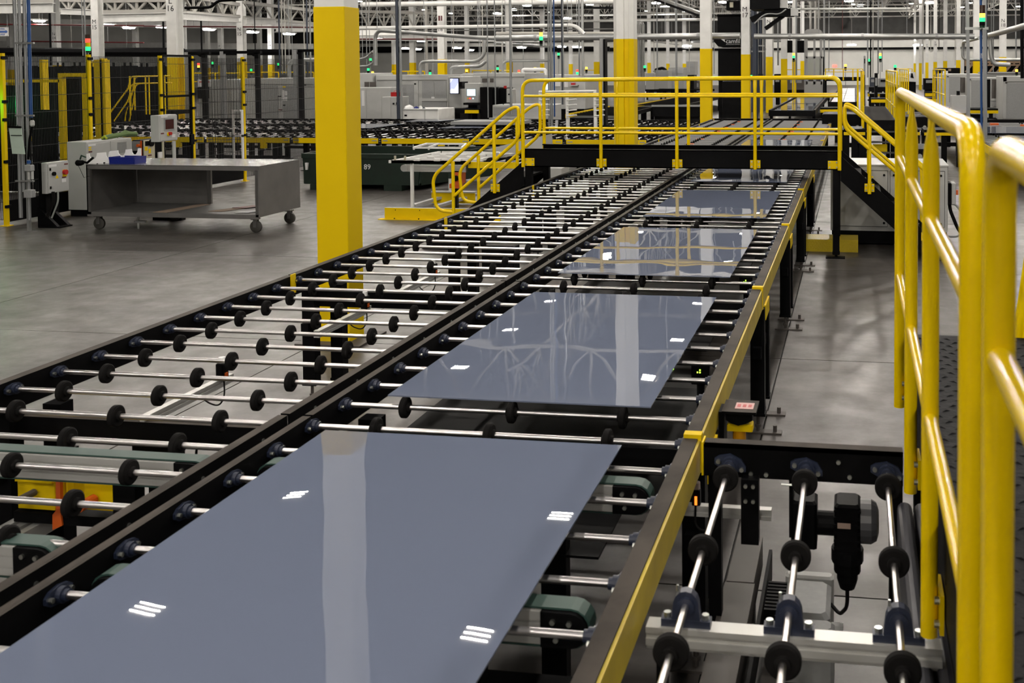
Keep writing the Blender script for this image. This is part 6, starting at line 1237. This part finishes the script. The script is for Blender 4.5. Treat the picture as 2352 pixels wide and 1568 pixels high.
# vertical drops with positions read from the photograph
drops = ((912, 275, 36, 8, DBLUE, 'dark blue-grey hanging conduit left of the red tool box'), (919, 278, 36, 6, CONDUIT, 'grey conduit close beside the dark blue-grey one'), (1172, 262, 34, 6, CONDUIT, 'grey conduit just left of the bridge rail corner'), (1259, 330, 30, 4, CONDUIT, 'slim grey conduit left of the blue pipe by the bridge'), (1265, 336, 29, 7, CONDUIT, 'grey strut post left of the blue pipe by the bridge'), (1272, 268, 29, 3.6, BLUE, 'thin blue pipe by the left end of the bridge'), (1290, 240, 31, 3, DBLUE, 'thin dark pipe right of the blue pipe by the bridge'), (1293, 240, 33, 3.5, CONDUIT, 'slim grey drop right of the blue pipe by the bridge'), (1330, 175, 40, 4, CONDUIT, 'grey drop left of the tall grey box post'), (1338, 176, 42, 6, GALV, 'silver drop pipe left of the tall grey box post'), (1119, 270, 34, 3, CONDUIT, 'slim conduit before the black cabinet'), (1136, 240, 34, 3, CONDUIT, 'second slim conduit before the black cabinet'), (1153, 168, 60, 4, ROOFW, 'white drop left of the elbow pipe'), (977, 172, 56, 3, ROOFW, 'pale drop left of the painted 16 column'), (980, 172, 70, 5, ROOFW, 'broad pale drop left of the painted 16 column'), (993, 172, 58, 4, GREYD, 'grey bent drop beside the painted 16 column'), (1041, 120, 70, 3, ROOFW, 'pale drop right of the painted 16 column'), (1108, 160, 60, 3, ROOFW, 'pale drop above the operator terminal'), (641, 180, 44, 4, DBLUE, 'dark blue drop left of the big yellow column'), (647, 170, 46, 2.5, ROOFW, 'thin pale drop left of the big yellow column'), (654, 170, 46, 2.5, ROOFW, 'thin pale drop, nearer the big yellow column'), (698, 178, 46, 3, ROOFW, 'pale drop close to the big yellow column'), (705, 170, 44, 4, DBLUE, 'dark drop close to the big yellow column'), (712, 178, 40, 4, GREYD, 'grey drop touching the big yellow column'), (585, 178, 44, 2.5, BLACK, 'thin black drop right of the N 15 column'), (189, 128, 40, 2.5, CONDUIT, 'left of two thin conduits by the red and green stack light'), (195, 165, 42, 4, CONDUIT, 'right of two thin conduits by the red and green stack light'), (115, 150, 60, 5, BLACK, 'black drop left of the N 14 column'), (375, 130, 60, 5, BLACK, 'black drop left of the L 16 column'), (462, 130, 58, 4, BLACK, 'black drop between the L 16 and N 15 columns'), (1752, 170, 58, 2, ROOFW, 'thin pale drop right of the dark blue machine'), (1776, 170, 68, 2.5, ROOFW, 'thin pale drop between the slim columns'), (1787, 150, 72, 4, CONDUIT, 'grey drop between the slim columns'), (1829, 190, 74, 4, CONDUIT, 'grey drop on the column by the black boards'), (1862, 70, 90, 5, ROOFW, 'white drop above the glazed booth'), (1873, 70, 92, 6, ROOFW, 'broad white drop above the glazed booth'), (1880, 70, 92, 4, ROOFW, 'slim white drop above the glazed booth'), (1893, 165, 84, 4, CONDUIT, 'grey drop right of the glazed booth'), (1904, 165, 95, 2, CONDUIT, 'thin drop before the far wall, left'), (1935, 160, 110, 1.5, DRED, 'thin dark red drop before the far wall'), (1993, 178, 88, 3, CONDUIT, 'grey drop in the middle of the far wall, left of three'), (2000, 178, 90, 3, BLACK, 'black drop in the middle of the far wall'), (2005, 178, 88, 3, ROOFW, 'pale drop in the middle of the far wall'), (2017, 170, 92, 3, CONDUIT, 'grey drop right of the middle of the far wall'), (2026, 165, 92, 2, CONDUIT, 'thin drop right of the middle of the far wall'), (2120, 170, 105, 3.5, ROOFW, 'pale drop beside the far thin columns'), (2138, 120, 100, 1.5, ROOFW, 'thin pale drop among the right columns'), (2157, 115, 95, 1.5, BLACK, 'thin black drop among the right columns'), (2194, 150, 60, 2, ROOFW, 'thin pale drop left of the jointed column'), (2282, 170, 55, 2, CONDUIT, 'thin drop left of the N 18 column'), (1408, 0, 70, 1, ROOFW, ''), (1509, 175, 66, 3, CONDUIT, 'grey drop right of the silver vessel'), (1553, 180, 64, 5, CONDUIT, 'broad grey drop left of the white far column'), (1583, 165, 80, 2, ROOFW, 'thin pale drop left of the second column'), (1502, 170, 90, 2, ROOFW, 'thin pale drop close right of the silver vessel'), (1640, 170, 60, 2, CONDUIT, 'thin drop left of the dust collector'))
for u, vb, y, w, mt, lab in drops:
    if not lab: continue
    x = at(u, 60, y=y).x; b = at(u, vb, y=y); r = w*y/2430/2
    tag(MB().tube([(x, y, max(0.02, b.z)), (x, y, 10.885)], r, 8).build('drop_pipe', mt, None, True), lab, 'pipe')
t = empty('box_post', at(1384, 290, y=31), 'tall grey box post with dark side right of the bridge conduits', 'post'); x0, x1, z0, z1 = pr(1377, 88, 1386, 284, 31); MB().box(x0, x1, 31, 31.2, 0, z1).build('post', GREYD, t); x0, x1, z0, z1 = pr(1386, 90, 1391, 284, 31); MB().box(x0, x1, 31, 31.3, 0, z1).build('side_plate', BLACK, t)
x0, x1, z0, z1 = pr(1240, 327, 1290, 338, 30); t = empty('post_foot', at(1268, 333, y=28.5), 'grey post foot and hung notice by the left end of the bridge', 'post'); x0, x1, z0, z1 = pr(1262, 290, 1270, 336, 28.6); MB().rbox(x0, x1, 28.6, 28.9, 0, z1).build('post', CONDUIT, t); x0, x1, z0, z1 = pr(1272, 276, 1282, 324, 28.5); MB().prism([(x0, z0), (x1-.05, z0+.05), (x1, z1), (x0+.05, z1)], 'y', 28.5, 28.53).build('notice', PAPER, t)
# mezzanine frame with lamps at the upper left
def beam(lab, u0, v0, y0, u1, v1, y1, h, w=.28):
    a, b = at(u0, v0, y=y0), at(u1, v1, y=y1); q = MB(); t_ = (b-a).normalized(); 
    q.bar(a+Vector((0, 0, h/2)), b+Vector((0, 0, h/2)), w, .03); q.bar(a-Vector((0, 0, h/2)), b-Vector((0, 0, h/2)), w, .03); q.bar(a, b, .03, h)
    return tag(q.build('mezzanine_beam', WHITE), lab, 'beam', None)
beam('white mezzanine beam at the top left corner, left of the N 14 column', -10, 20, 40, 122, 18, 40, .40); beam('white mezzanine beam between the M 15 and L 16 columns', 238, 42, 44, 386, 39, 44, .36); beam('white mezzanine beam running from the L 16 column to the N 15 column', 420, 37, 40, 548, 45, 58, .30); beam('white mezzanine beam right of the N 15 column', 566, 48, 60, 634, 50, 66, .34); beam('white mezzanine beam left of the big yellow column', 634, 66, 72, 720, 66, 72, .42); beam('white mezzanine beam right of the big yellow column, under the cable tray', 826, 73, 62, 910, 73, 62, .42); beam('white mezzanine beam between the N 14 and M 15 columns', 140, 26, 52, 214, 29, 52, .30); beam('deep white mezzanine girder behind the L 16 column', 140, 52, 86, 720, 60, 94, .6); beam('long white mezzanine girder across the middle, behind the painted 16 column', 826, 86, 80, 1240, 90, 84, .45); beam('far white beam along the top of the distant wall at the left', 0, 102, 100, 720, 108, 108, .7)
tr = 0
for lab, u0, v0, y0, u1, v1, y1, h, k_ in (('left of the L 16 column', 240, 28, 46, 390, 26, 46, .55, 3), ('between the L 16 and N 15 columns', 424, 30, 42, 548, 38, 60, .75, 4), ('right of the N 15 column', 560, 40, 64, 720, 54, 78, 1.0, 4), ('right of the big yellow column', 828, 62, 70, 1000, 64, 76, 1.1, 5), ('above the left edge', -10, 5, 42, 120, 4, 42, .5, 3), ('from the N 14 to the M 15 column', 140, 24, 54, 214, 26, 54, .6, 2)):
    o = truss('mezzanine_truss', at(u0, v0, y=y0), at(u1, v1, y=y1), h, k_, ROOFW, .09, kind=False); tag(o, 'pale open-web truss %s' % lab, 'truss')
low = ((90, 49, 62), (248, 58, 66), (372, 63, 70), (296, 65, 80), (480, 69, 74), (580, 75, 78), (664, 79, 82), (165, 126, 70), (868, 90, 76), (922, 92, 90), (968, 95, 84), (932, 112, 110), (957, 114, 100), (1050, 111, 96), (1078, 116, 110), (1198, 110, 100), (1290, 108, 110), (1325, 109, 112), (1578, 106, 120), (1580, 26, 90), (1210, 13, 80), (1356, 11, 90), (1507, 8, 100), (1302, 43, 110), (1527, 17, 110), (1143, 32, 100), (1956, 104, 118), (1950, 3, 100), (2108, 104, 125), (1814, 5, 90), (2136, 7, 96), (1661, 6, 90), (1976, 13, 130), (1180, 23, 120), (1240, 60, 120))
for i, (u, v, y) in enumerate(sorted(low)):
    p = at(u, v, y=y); h = .09; L = empty('low_lamp', p, 'bright distant hanging lamp, %s counted from the left' % ORD[i], 'ceiling lamp', 'distant hanging lamps')
    w_ = (.42 if u < 700 else .32)*y/70
    MB().box(p.x-w_, p.x+w_, y-.35, y+.35, p.z+.06, p.z+.16).build('housing', WHITE, L); MB().lathe((p.x, y, p.z-.03), 'z', [(0, w_*.8), (.04, w_*.95), (.085, w_*.95)], 14).build('glowing_cover', TUBE2, L); MB().tube([(p.x, y, p.z+.16), (p.x, y, 10.885)], .015, 5).build('hanger', ROOFW, L)
# ================================================================ FAR BACKGROUND
t = empty('exit_sign', at(1917, 151, y=149.5), 'small red exit sign on the distant white wall', 'sign'); x0, x1, z0, z1 = pr(1912, 149, 1922, 154, 149.4); MB().box(x0, x1, 149.9, 150, z0, z1).build('sign_face', EEXIT, t); text('EXIT', ((x0+x1)/2, 149.89, (z0+z1)/2), .28, PAPER, t)
t = empty('far_bridge', at(1945, 195, y=86), 'distant black bridge with thin yellow rails over the far conveyors', 'bridge'); y = 86
x0, x1, z0, z1 = pr(1893, 177, 1984, 186, y); MB().box(x0, x1, y, y+1.5, z0, z1).build('beam', BLACK, t); 
for x in (x0+.1, x1-.1): MB().box(x-.1, x+.1, y+.2, y+.4, 0, z0).build('leg', BLACK, t)
for v in (158.5, 165): MB().tube([at(1895, v, y=y), at(1982, v, y=y)], .035, 6).build('rail', YRAIL, t)
for u in (1915, 1937, 1959, 1896, 1981): MB().tube([at(u, 158, y=y), at(u, 184, y=y)], .05, 6).build('post', YRAIL, t)
for i, (u0, u1, v, y, lab) in enumerate(((560, 720, 166, 58, 'left of the big yellow column'), (900, 975, 164, 60, 'right of the dark blue conduit'), (1085, 1170, 162, 70, 'left of the bridge rail corner, on the machines'), (430, 560, 168, 56, 'behind the wire fence'), (2060, 2095, 158, 95, 'before the far wall at the right'), (1806, 1850, 160, 90, 'between the slim columns'), (1340, 1392, 161, 84, 'left of the middle column'))):
    t = empty('far_rail', at(u0, v, y=y), 'thin yellow guard rail in the distance, '+lab, 'guard rail', 'distant thin guard rails'); a, b = at(u0, v, y=y), at(u1, v, y=y); dz = Vector((0, 0, -.5))
    MB().tube([a, b], .04, 6).build('top_rail', YRAIL, t); MB().tube([a+dz, b+dz], .03, 6).build('mid_rail', YRAIL, t); n_ = max(2, int((b-a).length/1.6))
    for k in range(n_+1): p = a+(b-a)*(k/n_); MB().tube([p, (p.x, p.y, 0.01)], .04, 6).build('post', YRAIL, t)
t = empty('pallet_stack', at(2260, 175, y=84), 'row of stacked wooden crates behind the right machines', 'crates'); y = 84
for v0, v1 in ((134, 138), (141, 145), (148, 151)): x0, x1, z0, z1 = pr(2216, v0, 2342, v1, y); MB().box(x0, x1, y, y+.2, z0, z1).build('plank', WOOD, t)
for k in range(10):
    u = 2216+14*k; x0, x1, z0, z1 = pr(u, 138, u+3.5, 148, y); MB().box(x0, x1, y+.02, y+.18, z0, z1).build('block', WOOD, t)
for k in range(7):
    u = 2218+18*k; MB().bar(at(u, 166, y=y), at(u+12, 151, y=y), .15, .15).build('brace', WOOD, t)
x0, x1, z0, z1 = pr(2212, 134, 2345, 170, y+2); MB().box(x0, x1, y+1, y+1.2, 0, z1-.1).build('dark_back', BLACK, t)
t = empty('parked_truck', at(2098, 190, y=75), 'white vehicle front with dark window behind the far yellow rails', 'truck'); y = 75
P = lambda u, v: at(u, v, y=y); pts = [P(2068, 186), P(2068, 178), P(2088, 172), P(2092, 165), P(2102, 166), P(2104, 188)]; MB().prism([(p.x, p.z) for p in pts], 'y', y, y+2).build('cab', PLASTIC, t); pts = [P(2093, 168), P(2096, 168), P(2099, 180), P(2091, 178)]; MB().prism([(p.x, p.z) for p in pts], 'y', y-.05, y).build('side_window', BLACK, t); x0, x1, z0, z1 = pr(2070, 188, 2104, 200, y); MB().box(x0, x1, y+.2, y+1.8, 0, z1).build('chassis', BLACK, t)
for i, (u0, v0, u1, v1, y, mt, lab) in enumerate(((1998, 178, 2012, 205, 66, DBLUE, 'blue-grey motor block beside the distant platform'), (2009, 168, 2016, 240, 60, BLACK, 'slim black post-shaped machine by the distant platform'), (2018, 180, 2040, 200, 68, GREYD, 'grey motor housing left of the right distant rails'), (2122, 180, 2146, 206, 75, BLACK, 'black toothed rack right of the far yellow rails'), (1752, 186, 1772, 215, 70, GREYD, 'grey switchbox by the dark blue machine, under the rail'), (1778, 170, 1793, 215, 72, BLACK, 'black cabinet left of the slim columns'), (1806, 180, 1850, 206, 92, STRUCTB, 'low brown shelving between the slim columns'), (1984, 128, 1988, 172, 70, GREYD, 'tall narrow grey panel before the far wall'))):
    machine(y, u0, u1, v0, v1, 1.2, lab, 'far_machine', mt=mt, items=[('panel', u0+(u1-u0)*.2, v0+(v1-v0)*.15, u1-(u1-u0)*.2, v0+(v1-v0)*.4, GREYD if mt != GREYD else BLACK, .04)])
